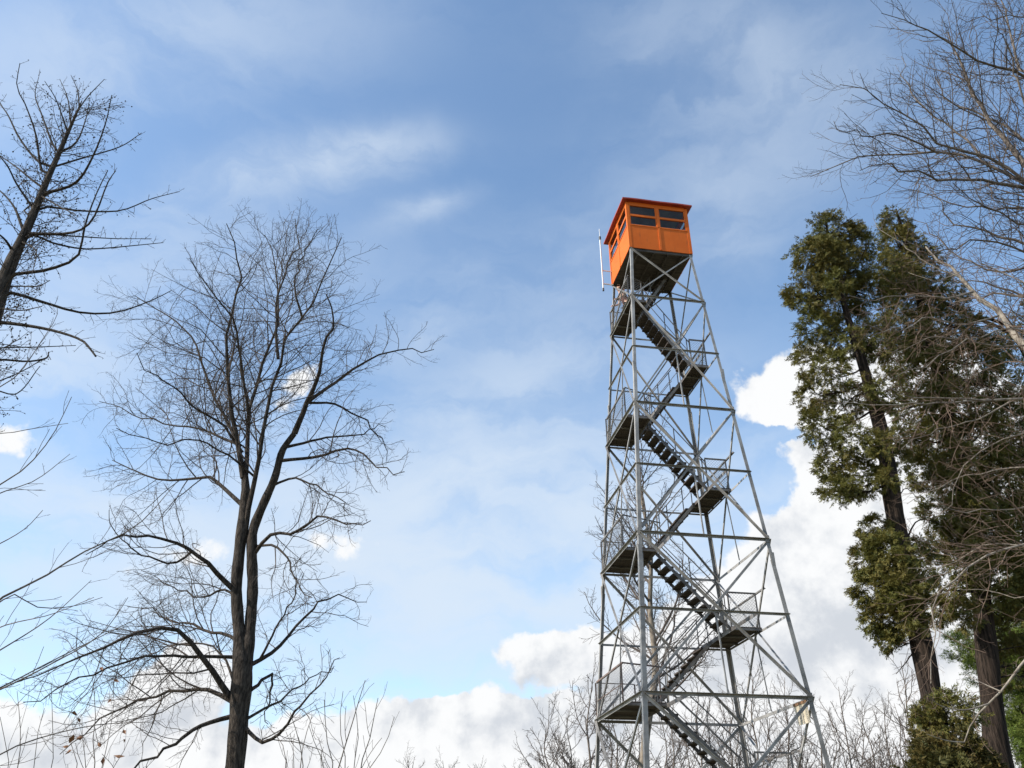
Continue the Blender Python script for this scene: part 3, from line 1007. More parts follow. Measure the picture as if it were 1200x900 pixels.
# --- larch at the left edge
Y1 = 13.0
zl = lambda x, y: (x / 2.14, 60 + y / 2.14)
rl = lambda w, px, py: w / 2 / FPX * depth(px, py, Y1)
tb = at(-8, 370, Y1)
base = np.array([tb[0] - .15, Y1, gz(tb[0], Y1)])
trunk = [([base - (0, 0, .3), (tb[0] - .05, Y1, tb[2] - 4), tb, at(8, 320, Y1), at(33, 265, Y1), at(58, 205, Y1), at(82, 150, Y1), at(96, 118, Y1)],
          [.30, .26, rl(19, 0, 350), rl(15, 8, 320), rl(10, 33, 265), rl(6.5, 58, 205), rl(4, 82, 150), rl(1.0, 96, 118)])]
LL = [
    ([(130, 290), (200, 270), (300, 240), (355, 205)], 3, .8, 1.2), ([(120, 355), (190, 330), (230, 270), (265, 180), (280, 110)], 4.5, 1, -1.0),
    ([(110, 390), (200, 400), (300, 400), (380, 370), (450, 352)], 3, .8, 1.5), ([(75, 455), (180, 455), (230, 425), (270, 330), (290, 300)], 4.5, .9, -1.3),
    ([(80, 460), (130, 480), (200, 495), (250, 495), (330, 488), (410, 480)], 3, .8, .9), ([(35, 560), (110, 550), (190, 520), (205, 480), (215, 430), (245, 350), (270, 300)], 5, 1, -.6),
    ([(90, 460), (200, 465), (290, 470), (380, 470)], 2.6, .7, 2.0), ([(20, 605), (110, 630), (200, 655), (290, 655), (380, 625), (430, 600)], 4.5, .9, .8),
    ([(-10, 680), (80, 690), (150, 705), (205, 725), (225, 745), (240, 765)], 4.5, 2.0, -.6), ([(-10, 775), (70, 778), (115, 770), (122, 755)], 3, 1.5, .8),
    ([(-10, 745), (90, 742), (190, 738)], 2, .8, 1.4), ([(100, 280), (50, 220), (20, 160), (0, 130), (-20, 80)], 3.5, .9, .7),
    ([(105, 300), (90, 210), (62, 130), (42, 90), (50, 30)], 3.5, .9, -.8), ([(135, 240), (105, 160), (88, 110), (97, 65)], 3, .8, 1.0),
    ([(90, 330), (40, 290), (-10, 255)], 3, 1, 1.3), ([(75, 400), (40, 330), (20, 290), (-20, 240)], 3.5, 1, -.9),
    ([(55, 440), (35, 390), (0, 350), (-30, 330)], 4, 1, .5), ([(30, 500), (10, 470), (-30, 440)], 4, 1, -1.0),
    ([(180, 180), (170, 120), (150, 70)], 2.2, .7, .6), ([(190, 160), (215, 120), (262, 70)], 2.2, .7, -.6), ([(165, 200), (140, 120), (112, 75)], 2.4, .7, -.9),
    ([(150, 250), (190, 230), (215, 170), (225, 120)], 3, .7, .9), ([(200, 140), (195, 100), (178, 60)], 2, .7, .2), ([(60, 470), (90, 500), (80, 560)], 2, .7, -1.5),
    ([(100, 360), (150, 390), (190, 410)], 2.2, .8, -1.8), ([(60, 400), (140, 350), (200, 330)], 2, .8, 2.1),
    ([(-10, 830), (60, 800), (110, 770)], 2, .8, 1.0), ([(-10, 640), (50, 650), (105, 640)], 2.2, .8, -1.0), ([(30, 590), (90, 590), (125, 575)], 2.0, .8, -1.4),
    ([(-20, 850), (40, 860), (100, 790)], 2.2, .8, .4),
]
limbs = [(px_path([zl(*p) for p in pl], Y1, dy), rl(w0, 40, 300), rl(w1, 40, 300)) for pl, w0, w1, dy in LL]
larch, cur = bare_tree('larch_tree', 'dark leafless larch with cone-studded upswept branches at the left edge', base, trunk, limbs, 5, (M['bark_dark'], M['twig_dark']), snap=True, spurs=dict(dens=15, t0=.45, t1=.99, lf=.2, lmin=.2, lmax=1.0, ang=(45, 85), K=6, up=.05, wob=.2, rf=.3, rend=.0035, slim=.011, shrink=.6), gens=[
    dict(dens=7, t0=.05, lf=.15, lmin=.06, lmax=.26, ang=(35, 75), K=5, up=-.02, wob=.12, rf=.5, rend=.0035, sides=4, slim=.010, nmin=2),
    dict(dens=12, t0=.1, lf=.4, lmin=.03, lmax=.11, ang=(35, 75), K=4, up=-.02, wob=.15, rf=.7, rend=.0028, sides=3, slim=.012),
])
# cones: little rough lumps along the branchlets, thickest near the stem
rng = np.random.default_rng(9)
off = np.array(base)
Pts = np.concatenate([cur[0][:, -1], cur[0][:, -1] + rng.normal(size=(len(cur[0]), 3)) * .03, cur[0][:, 1], cur[2][:, -1]])
dist = np.linalg.norm(Pts - (np.array(at(50, 230, Y1)) * 0 + np.stack([np.interp(Pts[:, 2], [p[2] for p in trunk[0][0]], [p[i] for p in trunk[0][0]]) for i in range(3)], 1)), axis=1)
keep = rng.uniform(size=len(Pts)) < np.exp(-(dist / 1.0) ** 2) * .62 + .06
Pk = Pts[keep]
ico = np.array([(1, 0, 0), (-1, 0, 0), (0, 1, 0), (0, -1, 0), (0, 0, 1.3), (0, 0, -1.3)], float)
icf = np.array([(0, 2, 4), (2, 1, 4), (1, 3, 4), (3, 0, 4), (2, 0, 5), (1, 2, 5), (3, 1, 5), (0, 3, 5)])
cn = MB()
Vc = Pk[:, None, :] + ico[None] * rng.uniform(.009, .019, (len(Pk), 1, 1)) + rng.normal(size=(len(Pk), 6, 3)) * .003 - off
cn.addq(Vc.reshape(-1, 3), (icf[None] + (np.arange(len(Pk)) * 6)[:, None, None]).reshape(-1, 3))
tag(cn.build('cones', M['cones'], larch), kind='stuff')

# --- saplings at the lower left
Y2 = 7.5
r2 = lambda w: w / 2 / FPX * 8.5
SA = [
    ([(0, 702), (48, 678), (96, 648), (160, 616), (208, 564)], 2.6, .7, .8), ([(-60, 610), (0, 568), (31, 547), (61, 511), (84, 465)], 2.2, .7, -.5),
    ([(-40, 600), (0, 578), (41, 563), (82, 532)], 1.8, .6, .6), ([(-40, 655), (0, 637), (30, 619), (50, 598)], 1.6, .6, -.6), ([(15, 697), (41, 711), (82, 711), (120, 700)], 1.8, .6, .4),
    ([(-30, 780), (0, 762), (56, 726), (107, 680)], 2.0, .6, .9), ([(-60, 830), (0, 808), (60, 778), (120, 742), (150, 700)], 2.2, .6, -.4),
    ([(-60, 830), (0, 806), (60, 775), (130, 740), (200, 706)], 1.8, .6, 1.2), ([(-40, 500), (0, 508), (40, 502), (80, 496)], 1.6, .6, .2), ([(-40, 900), (30, 870), (110, 850), (180, 846)], 1.8, .6, .5),
    ([(-40, 760), (0, 735), (60, 720), (110, 700)], 1.5, .5, -.8), ([(-20, 470), (20, 440), (45, 405), (66, 372), (67, 360)], 1.6, .6, .3),
]
lb = at(-110, 860, Y2)
base = np.array([lb[0] - .3, Y2, gz(lb[0], Y2)])
trunk = [([base - (0, 0, .2), base + (.05, 0, 1.2), at(-95, 760, Y2), at(-70, 640, Y2), at(-50, 520, Y2), at(-20, 470, Y2)], [.06, .05, .04, .03, .02, .01])]
limbs = []
for pl, w0, w1, dy in SA:
    s0 = at(-100 + .22 * (860 - pl[0][1]), min(pl[0][1] + 60, 880), Y2)
    limbs.append(([s0] + px_path(pl, Y2, dy), r2(w0 * 1.2), r2(w1)))
bare_tree('young_bare_tree', 'young bare tree reaching thin straight branches in from the lower left edge', base, trunk, limbs, 21, (M['bark_grey'], M['twig_dark']), [
    dict(dens=3.6, t0=.3, lf=.22, lmin=.1, lmax=.7, ang=(20, 42), K=5, up=.06, wob=.08, rf=.6, rend=.002, sides=4, slim=.006),
    dict(dens=4, t0=.2, lf=.4, lmin=.05, lmax=.25, ang=(25, 50), K=4, up=.05, wob=.1, rf=.7, rend=.0016, sides=3, slim=.008),
])


def shrub(label, stems, Y, seed, leaves=0, lrange=None, group=None, name='leafless_shrub'):
    c = np.mean([s_[0][0][0] for s_ in stems])
    base = gbase(c, 900, Y)
    rr = lambda w: w / 2 / FPX * Y * 1.1
    limbs = []
    rg = random.Random(seed)
    for pl, w0, w1 in stems:
        p0 = at(pl[0][0], pl[0][1], Y)
        foot = base + np.array([(p0[0] - base[0]) * .5 + rg.uniform(-.05, .05), rg.uniform(-.15, .15), -.05])
        limbs.append(([foot] + px_path(pl, Y, rg.uniform(-.5, .5)), rr(w0 * 1.5), rr(w1)))
    o, cur = bare_tree(name, label, base, [([base - (0, 0, .1), base + (0, 0, .25)], [rr(5), rr(3)])], limbs, seed, (M['bark_grey'], M['twig_grey']), [
        dict(dens=2.6, t0=.35, lf=.2, lmin=.12, lmax=.7, ang=(18, 40), K=5, up=.10, wob=.1, rf=.6, rend=.003, sides=4, slim=.008),
        dict(dens=4, t0=.2, lf=.4, lmin=.06, lmax=.3, ang=(25, 55), K=4, up=.05, wob=.15, rf=.7, rend=.0026, sides=3, slim=.009),
    ], cat='shrub', group=group, limb_name='stem')
    if leaves:
        rng = np.random.default_rng(seed)
        pts_ = cur[0][:, -1]
        sel = pts_[(pts_[:, 2] > lrange[0])]
        sel = sel[rng.permutation(len(sel))[:leaves]]
        lf = MB()
        for p in sel:
            a = rng.normal(size=3); a /= np.linalg.norm(a); a[2] -= .8; a /= np.linalg.norm(a)
            b = np.cross(a, rng.normal(size=3)); b /= np.linalg.norm(b); n = np.cross(a, b)
            L = rng.uniform(.07, .12)
            q = p - base
            lf.add([q, q + a * L * .5 + b * L * .28 + n * L * .1, q + a * L, q + a * L * .5 - b * L * .28 + n * L * .12, q + a * L * .5 - n * .01],
                   [(0, 1, 4), (1, 2, 4), (2, 3, 4), (3, 0, 4)])
        tag(lf.build('dry_leaves', M['dead_leaf'], o), kind='stuff')
    return o


shrub('thin bare shrub of upright shoots right of the big tree, in front of the clouds', [
    ([(390, 897), (383, 867), (380, 820)], 1.6, .6), ([(397, 897), (407, 867), (417, 833), (428, 797)], 2.2, .6), ([(423, 897), (433, 867), (438, 842), (443, 818)], 1.8, .6),
    ([(434, 897), (450, 877), (462, 840)], 1.4, .5), ([(405, 897), (398, 850), (402, 810)], 1.4, .5), ([(380, 897), (372, 880), (362, 850)], 1.4, .5), ([(415, 897), (420, 860), (414, 815)], 1.2, .5)], 11.0, 31)
shrub('low bare shoots close to the right foot of the big tree', [
    ([(355, 899), (350, 867), (340, 835)], 1.6, .6), ([(352, 899), (356, 870), (366, 838)], 1.4, .6), ([(335, 899), (330, 870), (312, 850)], 1.2, .5), ([(345, 899), (343, 880), (345, 860)], 1.2, .5)], 12.5, 32)
shrub('sapling with a few dry brown leaves below the big tree at the lower left', [
    ([(112, 905), (108, 880), (112, 840), (108, 790)], 1.6, .5), ([(118, 905), (124, 880), (130, 850), (134, 820)], 1.4, .5), ([(102, 905), (97, 875), (96, 840)], 1.4, .5),
    ([(128, 905), (140, 890), (152, 865)], 1.2, .5), ([(90, 905), (86, 880), (76, 850)], 1.2, .5)], 9.5, 33, 30, (1.6 + 9.5 * .11, 3))
shrub('thin bare shoots at the bottom left corner', [
    ([(20, 905), (24, 860), (20, 810)], 1.5, .5), ([(40, 905), (42, 870), (52, 830)], 1.3, .5), ([(10, 905), (6, 870), (0, 840)], 1.3, .5), ([(60, 905), (62, 870), (60, 800)], 1.2, .5)], 9.0, 34)


# --- evergreens on the right
def sprays(rng, C, size, droop=.5, nleaf=16, flat=.75, wl=.24, out=None):
    """leaf sprays at points C: a fan of small narrow blades around a drooping axis"""
    n = len(C)
    ax = rng.normal(size=(n, 3)) * np.array([1, 1, .45]) + np.array([0, 0, -droop])
    if out is not None: ax = ax * .8 + out * .9
    ax = nrm(ax)
    sd_ = nrm(np.cross(ax, rng.normal(size=(n, 3))))
    nn = np.cross(ax, sd_)
    s_ = size * rng.uniform(.6, 1.3, n)
    t = rng.uniform(0, 1, (n, nleaf)); sgn_ = rng.choice([-1, 1], (n, nleaf))
    L = (.55 - .28 * t) * s_[:, None] * rng.uniform(.6, 1.2, (n, nleaf))
    b0 = C[:, None] + ax[:, None] * (t * s_[:, None])[..., None]
    d = ax[:, None] * rng.uniform(.5, 1.0, (n, nleaf, 1)) + sd_[:, None] * (sgn_ * rng.uniform(.3, 1.0, (n, nleaf)))[..., None] + nn[:, None] * (rng.normal(size=(n, nleaf)) * (1 - flat))[..., None] + np.array([0, 0, -.15])
    d = nrm(d)
    w = nrm(np.cross(d, nn[:, None] + rng.normal(size=(n, nleaf, 3)) * .35)) * (L * wl)[..., None]
    tip = b0 + d * L[..., None]
    mid = b0 + d * (L * .45)[..., None]
    Vv = np.stack([b0, mid + w, tip, mid - w], 2).reshape(-1, 3)
    F = np.arange(n * nleaf * 4).reshape(-1, 4)
    return Vv, F


def clump_points(rng, clumps, Y, n_per_px2, depth_f=.8):
    """clumps: (px, py, rx, ry, dy) ellipsoids -> points biased to the shell, grouped in tufts"""
    allp, allo = [], []
    for (px, py, rx, ry, dy, dn) in clumps:
        c = at(px, py, Y + dy)
        k = np.linalg.norm(c - np.array([0, 0, CAMZ])) / FPX
        n = max(6, int(math.pi * rx * ry * n_per_px2 * dn))
        nt_ = max(5, n // 11)
        u = nrm(rng.normal(size=(nt_, 3)))
        r = rng.uniform(.25, 1, nt_) ** .45
        rad = np.array([rx * k, max(rx, ry) * k * depth_f * .8, ry * k * 1.05])
        tc_ = u * r[:, None]
        p = tc_[rng.integers(0, nt_, n)] * rad + rng.normal(size=(n, 3)) * rad.mean() * .115
        allp.append(c + p); allo.append(nrm(p / rad))
    return np.concatenate(allp), np.concatenate(allo)


def evergreen(name, label, base, trunk, clumps, Y, seed, fm, size, npp, droop=.5, nleaf=16, wl=.24, limbs_px=(), stubs=0, group=None, flat=.75):
    rng = np.random.default_rng(seed)
    root = empty(name, tuple(base), label=label, cat='tree', group=group)
    off = np.array(base)
    tm = MB()
    q = resample(np.c_[np.asarray(trunk[0]), np.asarray(trunk[1])], 44)
    th_wob = 1 + .06 * np.sin(np.arange(44) * 1.3 + seed)
    tm.tubes(q[None, :, :3] - off, (q[:, 3] * th_wob)[None], 16)
    tm.build('trunk', M['bark_cedar'], root, smooth=True)
    bl = MB()
    axis = q[:, :3]
    segs = []
    for (px, py, rx, ry, dy, dn) in clumps:      # a bough to every clump
        c = at(px, py, Y + dy)
        j = int(np.argmin(np.abs(axis[:, 2] - (c[2] + np.linalg.norm(c[:2] - axis[:, :2][np.argmin(np.abs(axis[:, 2] - c[2]))]) * .25))))
        a = axis[j]
        m1 = a * .55 + c * .45 + np.array([0, 0, -.12])
        segs.append(resample([a, m1, c], 8))
        for e in range(3):
            c2 = c + rng.normal(size=3) * np.array([rx, rx, ry]) * .5 * np.linalg.norm(c) / FPX
            segs.append(resample([m1, m1 * .4 + c * .6 + rng.normal(size=3) * .08, c2], 8))
    for pl, dy in limbs_px:
        segs.append(resample(px_path(pl, Y, dy), 8))
    if segs:
        S_ = np.array(segs) - off
        L = np.linalg.norm(S_[:, -1] - S_[:, 0], axis=1)
        Rr = np.clip(L * .022, .012, .05)[:, None] * np.linspace(1, .25, 8)[None]
        tw2 = grow(rng, S_, Rr, dens=5.0, t0=.2, lf=.3, lmin=.15, lmax=.7, ang=(35, 75), K=5, up=-.02, wob=.2, rf=.5, rend=.004, slim=.012)
        for a_ in range(0, len(S_), 4):
            MB().tubes(S_[a_:a_ + 4], Rr[a_:a_ + 4], 5).build('bough', M['bark_cedar'], root)
        bl.tubes(tw2[0], tw2[1], 3)
        tag(bl.build('dead_twigs', M['twig_grey'], root), kind='stuff')
    C, O = clump_points(rng, clumps, Y, npp)
    V, F = sprays(rng, C, size, droop, nleaf, flat, wl, O)
    MB().addq(V - off, F).build('foliage', fm, root)
    return root


YC = 15.0
rc = lambda w, px, py, Y: w / 2 / FPX * depth(px, py, Y)
b1 = gbase(1112, 930, YC)
tr1 = ([b1 - (0, 0, .3), at(1107, 900, YC), at(1083, 770, YC), at(1066, 690, YC), at(1048, 600, YC), at(1036, 520, YC), at(1012, 430, YC), at(990, 360, YC), at(975, 300, YC), at(968, 262, YC)],
       [.42, rc(28, 1105, 890, YC), rc(25, 1083, 770, YC), rc(24, 1066, 690, YC), rc(21, 1048, 600, YC), rc(17, 1036, 520, YC), rc(12, 1012, 430, YC), rc(7, 990, 360, YC), rc(6, 975, 300, YC), rc(2, 968, 262, YC)])
CL1 = [  # px, py, rx, ry, depth, density
    (985, 330, 16, 14, -.8, .7), (1000, 395, 14, 12, -.8, .7), (1022, 455, 10, 8, -.8, .8), (1034, 520, 16, 14, -.8, .8), (1040, 560, 14, 12, -.8, .6), (1060, 655, 14, 14, -.8, .7), (1064, 690, 14, 12, -.8, .7),
    (975, 272, 30, 20, 0, 1.2), (958, 300, 30, 26, -.3, 1.2), (1000, 290, 26, 24, .2, 1.1), (985, 318, 34, 26, 0, 1.1), (945, 345, 24, 18, -.3, 1.0), (975, 352, 30, 22, .3, .9), (932, 350, 12, 10, 0, 1),
    (1012, 345, 28, 26, .2, .9), (955, 385, 24, 18, -.2, .8), (990, 395, 34, 22, .3, .8), (948, 420, 16, 22, 0, .8), (1030, 400, 26, 26, 0, .8), (975, 435, 24, 22, -.4, .7), (950, 462, 18, 18, .2, .9), (995, 470, 24, 22, .5, .7),
    (1035, 460, 24, 24, -.2, .7), (962, 500, 22, 24, .1, .9), (1000, 515, 22, 22, -.4, .8), (975, 545, 20, 20, .2, .9), (1010, 560, 26, 20, 0, .9), (985, 575, 20, 12, -.3, .9), (1050, 530, 18, 22, .5, .6), (968, 580, 8, 7, 0, .8),
    (1025, 620, 18, 16, 0, 1.2), (1016, 655, 18, 20, -.2, 1.3), (1042, 650, 24, 24, -.5, 1.2), (1025, 690, 24, 22, 0, 1.3), (1055, 690, 26, 22, -.6, 1.1), (1035, 725, 22, 20, 0, 1.2), (1042, 748, 14, 12, 0, 1.2), (1072, 720, 16, 18, -.6, .9), (1080, 660, 18, 26, .4, .7),
    (1100, 850, 26, 20, .2, .8), (1085, 835, 16, 12, -.2, .8), (1120, 840, 26, 22, -.4, .8),
]
evergreen('cedar_tree', 'tall olive-green cedar with a leaning dark trunk, nearest to the tower', b1, tr1, CL1, YC, 41, M['cedar'], .118, .44, nleaf=24, wl=.12,
          limbs_px=[([(1085, 768), (1070, 766), (1062, 776), (1050, 790)], -.3), ([(1058, 645), (1075, 610), (1098, 612)], .2), ([(1050, 590), (1062, 572), (1080, 590)], .2)])
YD = 16.5
b2 = gbase(1178, 930, YD)
tr2 = ([b2 - (0, 0, .3), at(1172, 900, YD), at(1160, 800, YD), at(1150, 700, YD), at(1140, 620, YD), at(1118, 520, YD), at(1095, 420, YD), at(1075, 340, YD), at(1060, 280, YD), at(1050, 245, YD)],
       [.46, rc(30, 1172, 890, YD), rc(25, 1160, 790, YD), rc(22, 1150, 700, YD), rc(21, 1140, 620, YD), rc(17, 1118, 520, YD), rc(13, 1095, 420, YD), rc(8, 1075, 340, YD), rc(5, 1060, 280, YD), rc(2, 1050, 245, YD)])
CL2 = [
    (1062, 320, 20, 20, -.8, .9), (1085, 400, 20, 20, -.9, .8), (1105, 460, 20, 20, -.9, .8), (1120, 540, 22, 20, -.9, .8), (1135, 600, 22, 20, -.9, .9), (1145, 650, 18, 16, -.9, .8),
    (1050, 262, 16, 18, 0, 1.2), (1052, 290, 28, 22, 0, 1.2), (1072, 312, 30, 22, .2, 1.1), (1048, 320, 24, 24, -.2, 1.1), (1070, 350, 36, 28, .2, 1.0), (1105, 345, 24, 24, .5, .9), (1060, 385, 30, 24, -.3, .9), (1100, 390, 34, 26, .2, 1.0), (1135, 385, 20, 20, .3, .8),
    (1055, 420, 22, 20, 0, .8), (1090, 440, 36, 26, -.3, .9), (1140, 425, 34, 24, .3, 1.0), (1165, 410, 20, 18, .5, .9), (1070, 480, 26, 22, .3, .8), (1115, 480, 34, 24, -.2, .9), (1165, 455, 26, 24, .3, .9), (1065, 515, 22, 20, -.3, .9), (1100, 525, 28, 24, .3, 1),
    (1150, 510, 36, 26, -.3, 1.0), (1190, 500, 30, 40, .2, 1.0), (1085, 555, 22, 18, 0, .9), (1130, 560, 34, 26, .2, 1.1), (1175, 565, 36, 34, -.2, 1.1), (1105, 600, 26, 20, -.3, .9), (1150, 615, 34, 28, -.4, 1.1), (1190, 625, 34, 36, .3, 1.1),
    (1100, 640, 20, 18, .3, .8), (1130, 655, 26, 22, .1, 1.0), (1180, 680, 34, 32, -.3, 1.0), (1115, 690, 24, 20, .3, .9), (1098, 715, 14, 14, .2, .8), (1130, 720, 16, 20, -.4, .8), (1195, 730, 26, 30, .3, .9), (1185, 780, 20, 20, .5, .5),
    (1215, 400, 30, 60, 1.0, .6), (1225, 560, 30, 60, .6, .9), (1225, 680, 30, 60, .6, .9),
]
evergreen('cedar_tree', 'broader dark cedar at the right edge, behind tan twigs', b2, tr2, CL2, YD, 42, M['cedar'], .128, .44, nleaf=24, wl=.12,
          limbs_px=[([(1150, 700), (1165, 690), (1200, 690)], .2), ([(1160, 800), (1180, 792), (1210, 795)], .2), ([(1160, 765), (1180, 760), (1210, 755)], -.2)])
YP = 24.0
b3 = gbase(1212, 930, YP)
tr3 = ([b3 - (0, 0, .3), at(1210, 900, YP), at(1205, 700, YP), at(1200, 640, YP)], [.3, .26, .15, .05])
CL3 = [(1140, 765, 26, 8, 0, .9), (1160, 775, 24, 9, 0, .9), (1190, 730, 30, 14, .4, .9), (1185, 760, 30, 12, -.3, .9), (1205, 790, 34, 16, 0, .9), (1190, 830, 30, 16, .4, .7), (1215, 850, 30, 24, 0, .8), (1195, 880, 26, 14, -.5, .9), (1130, 750, 18, 7, .4, .9), (1150, 790, 14, 8, .4, .7),
       (1200, 700, 26, 16, .5, .8), (1230, 740, 30, 50, 0, .8)]
evergreen('pine_tree', 'bright green pine behind the thick trunk at the lower right', b3, tr3, CL3, YP, 43, M['pine'], .22, .75, .0, 20, .07, flat=.3)
YS = 13.5
b4 = gbase(1120, 960, YS)
CL4 = [(1100, 880, 20, 14, 0, 1), (1125, 888, 24, 14, .2, 1), (1110, 902, 30, 14, -.2, 1), (1145, 900, 20, 14, .2, 1), (1135, 870, 12, 10, .1, .8), (1090, 905, 14, 12, 0, 1), (1110, 960, 50, 40, 0, .8)]
evergreen('young_cedar', 'low bronze-green young cedar between the two thick trunks', b4, ([b4 - (0, 0, .1), at(1120, 920, YS), at(1118, 875, YS)], [.05, .04, .015]), CL4, YS, 44, M['shrub'], .15, .6, nleaf=26, wl=.14)

# --- bare trees entering from the right
YR = 11.0
rr_ = lambda w: w / 2 / FPX * 13
b5 = gbase(1330, 930, YR)
PT = [
    ([(1262, 480), (1225, 432), (1200, 402), (1172, 370), (1140, 340), (1112, 312), (1085, 292)], 15, 3.0, 1.2),
    ([(1300, 480), (1230, 462), (1200, 468), (1160, 468), (1120, 466), (1075, 462), (1030, 455)], 8, 1.0, -.8),
    ([(1160, 468), (1110, 472), (1060, 474), (1010, 476), (960, 470)], 4, .7, -1.3),
    ([(1185, 470), (1150, 490), (1110, 500), (1080, 512), (1050, 525)], 3.2, .7, -.5),
    ([(1300, 560), (1235, 545), (1200, 548), (1165, 552), (1120, 560), (1070, 590)], 4, .8, .6),
    ([(1300, 640), (1230, 640), (1200, 640), (1160, 650), (1125, 672), (1100, 700), (1092, 760), (1088, 800)], 5, 1.0, -.7),
    ([(1300, 720), (1240, 660), (1205, 640), (1150, 640), (1110, 660), (1060, 670)], 4, .8, .7),
    ([(1300, 430), (1240, 400), (1190, 385), (1140, 395), (1100, 420), (1050, 440)], 4, .8, -1.0),
    ([(1140, 342), (1110, 350), (1070, 345), (1030, 352), (990, 350)], 4, .8, -1.0),
    ([(1125, 325), (1090, 310), (1050, 280), (1020, 258)], 3, .7, .2),
    ([(1170, 370), (1130, 380), (1090, 372), (1050, 385), (1010, 380)], 3.4, .7, -1.5),
    ([(1200, 405), (1160, 405), (1120, 395), (1080, 400), (1040, 415)], 3.2, .7, -.6),
    ([(1300, 520), (1240, 505), (1190, 510), (1150, 530), (1120, 570), (1100, 610)], 3.6, .8, .3),
    ([(1300, 600), (1250, 590), (1190, 595), (1140, 600), (1100, 590), (1060, 560)], 3.4, .7, -.4),
    ([(1280, 640), (1230, 690), (1190, 700), (1150, 690), (1110, 690)], 3, .7, .6),
    ([(1300, 380), (1240, 370), (1200, 330), (1150, 310), (1100, 330), (1060, 320)], 3.4, .7, .9),
]
limbs = []
for pl, w0, w1, dy in PT:
    limbs.append((px_path(pl, YR, dy), rr_(w0 * (1 if w0 > 10 else .72)), rr_(w1 * .7)))
trunk = [([b5 - (0, 0, .3), at(1325, 800, YR), at(1310, 640, YR), at(1296, 540, YR), at(1262, 480, YR), at(1225, 432, YR)], [.30, .24, .2, .17, rr_(17), rr_(14)])]
bare_tree('bare_tree', 'pale-barked bare tree leaning in from the right edge across the cedars', b5, trunk, limbs, 51, (M['bark_pale'], M['twig_tan']), wob_limb=.035, gens=[
    dict(dens=7.5, t0=.12, lf=.34, lmin=.25, lmax=1.5, ang=(22, 60), K=7, up=.03, wob=.16, rf=.5, rend=.0035, sides=4, slim=.008),
    dict(dens=7.0, t0=.12, lf=.45, lmin=.12, lmax=.7, ang=(30, 65), K=5, up=.02, wob=.2, rf=.6, rend=.0026, sides=3, slim=.008),
    dict(dens=4.5, t0=.2, lf=.5, lmin=.06, lmax=.25, ang=(30, 65), K=4, up=.02, wob=.2, rf=.7, rend=.0022, sides=3, slim=.009),
])
YU = 12.5
ru = lambda w: w / 2 / FPX * 16.5
zz_ = lambda x, y: (940 + x / 3, y / 3)
b6 = gbase(1420, 930, YU)
UT = [
    ([(1260, 300), (1222, 228), (1200, 194), (1175, 160), (1157, 138), (1130, 90), (1112, 40)], 11, 1.6, .8),
    ([(1290, 140), (1230, 108), (1198, 88), (1150, 72), (1115, 55), (1085, 32), (1062, 28), (1040, 20)], 6, .8, -1.2),
    ([(1290, 300), (1240, 240), (1200, 215), (1150, 190), (1100, 180), (1060, 184), (1020, 182), (985, 192), (950, 202)], 7, .8, 1.0),
    ([(1290, 290), (1240, 235), (1200, 212), (1150, 185), (1095, 165), (1070, 145), (1045, 130), (1015, 112), (985, 98)], 6.5, .8, -.8),
    ([(1280, 230), (1235, 190), (1200, 165), (1160, 138), (1120, 120), (1100, 105), (1090, 85)], 6, .8, 1.3),
    ([(1200, 220), (1160, 213), (1110, 210), (1080, 205), (1040, 190), (1010, 200)], 4.5, .8, -1.6),
    ([(1260, 110), (1225, 95), (1195, 80), (1185, 30), (1170, -5), (1150, -30)], 5, .9, 1.0),
    ([(1300, 330), (1240, 298), (1200, 285), (1165, 275), (1130, 262), (1105, 245), (1090, 230)], 6, .8, .7),
    ([(1300, 330), (1245, 310), (1200, 293), (1150, 280), (1120, 290), (1090, 300)], 4, .8, -1.0),
    ([(1300, 400), (1240, 362), (1200, 348), (1170, 335), (1140, 330), (1110, 320)], 5, .8, .5),
    ([(1200, 348), (1165, 345), (1130, 352), (1100, 348)], 3, .7, 1.2),
    ([(1300, 270), (1230, 262), (1190, 262), (1150, 240), (1120, 220)], 4, .8, -1.5),
    ([(1240, 180), (1205, 130), (1180, 60), (1165, 18)], 4, .8, -1.4), ([(1290, 60), (1230, 30), (1195, 20), (1150, 22), (1125, 25)], 4, .8, .6),
    ([(1150, 185), (1130, 160), (1080, 125), (1060, 95), (1055, 70)], 3.5, .7, 1.0), ([(1100, 180), (1060, 160), (1010, 160), (975, 145)], 3, .7, -.6),
    ([(1260, 330), (1220, 310), (1180, 320), (1140, 310), (1100, 280), (1070, 255)], 3.5, .7, .9), ([(1270, 260), (1215, 245), (1170, 245), (1120, 240), (1080, 222), (1050, 225)], 3.5, .7, .4),
    ([(1240, 60), (1215, -10), (1190, -40)], 4, 1, .3),
]
limbs = [(px_path(pl, YU, dy), ru(w0), ru(w1)) for pl, w0, w1, dy in UT]
trunk = [([b6 - (0, 0, .3), at(1400, 760, YU), at(1360, 560, YU), at(1320, 420, YU), at(1275, 325, YU), at(1260, 300, YU), at(1222, 228, YU)], [.34, .30, .24, .2, .15, .13, ru(11)]),
         ([at(1340, 480, YU), at(1318, 380, YU), at(1296, 300, YU), at(1285, 200, YU), at(1275, 120, YU), at(1250, 60, YU), at(1230, -20, YU)], [.14, .13, .12, .1, .08, .06, .03])]
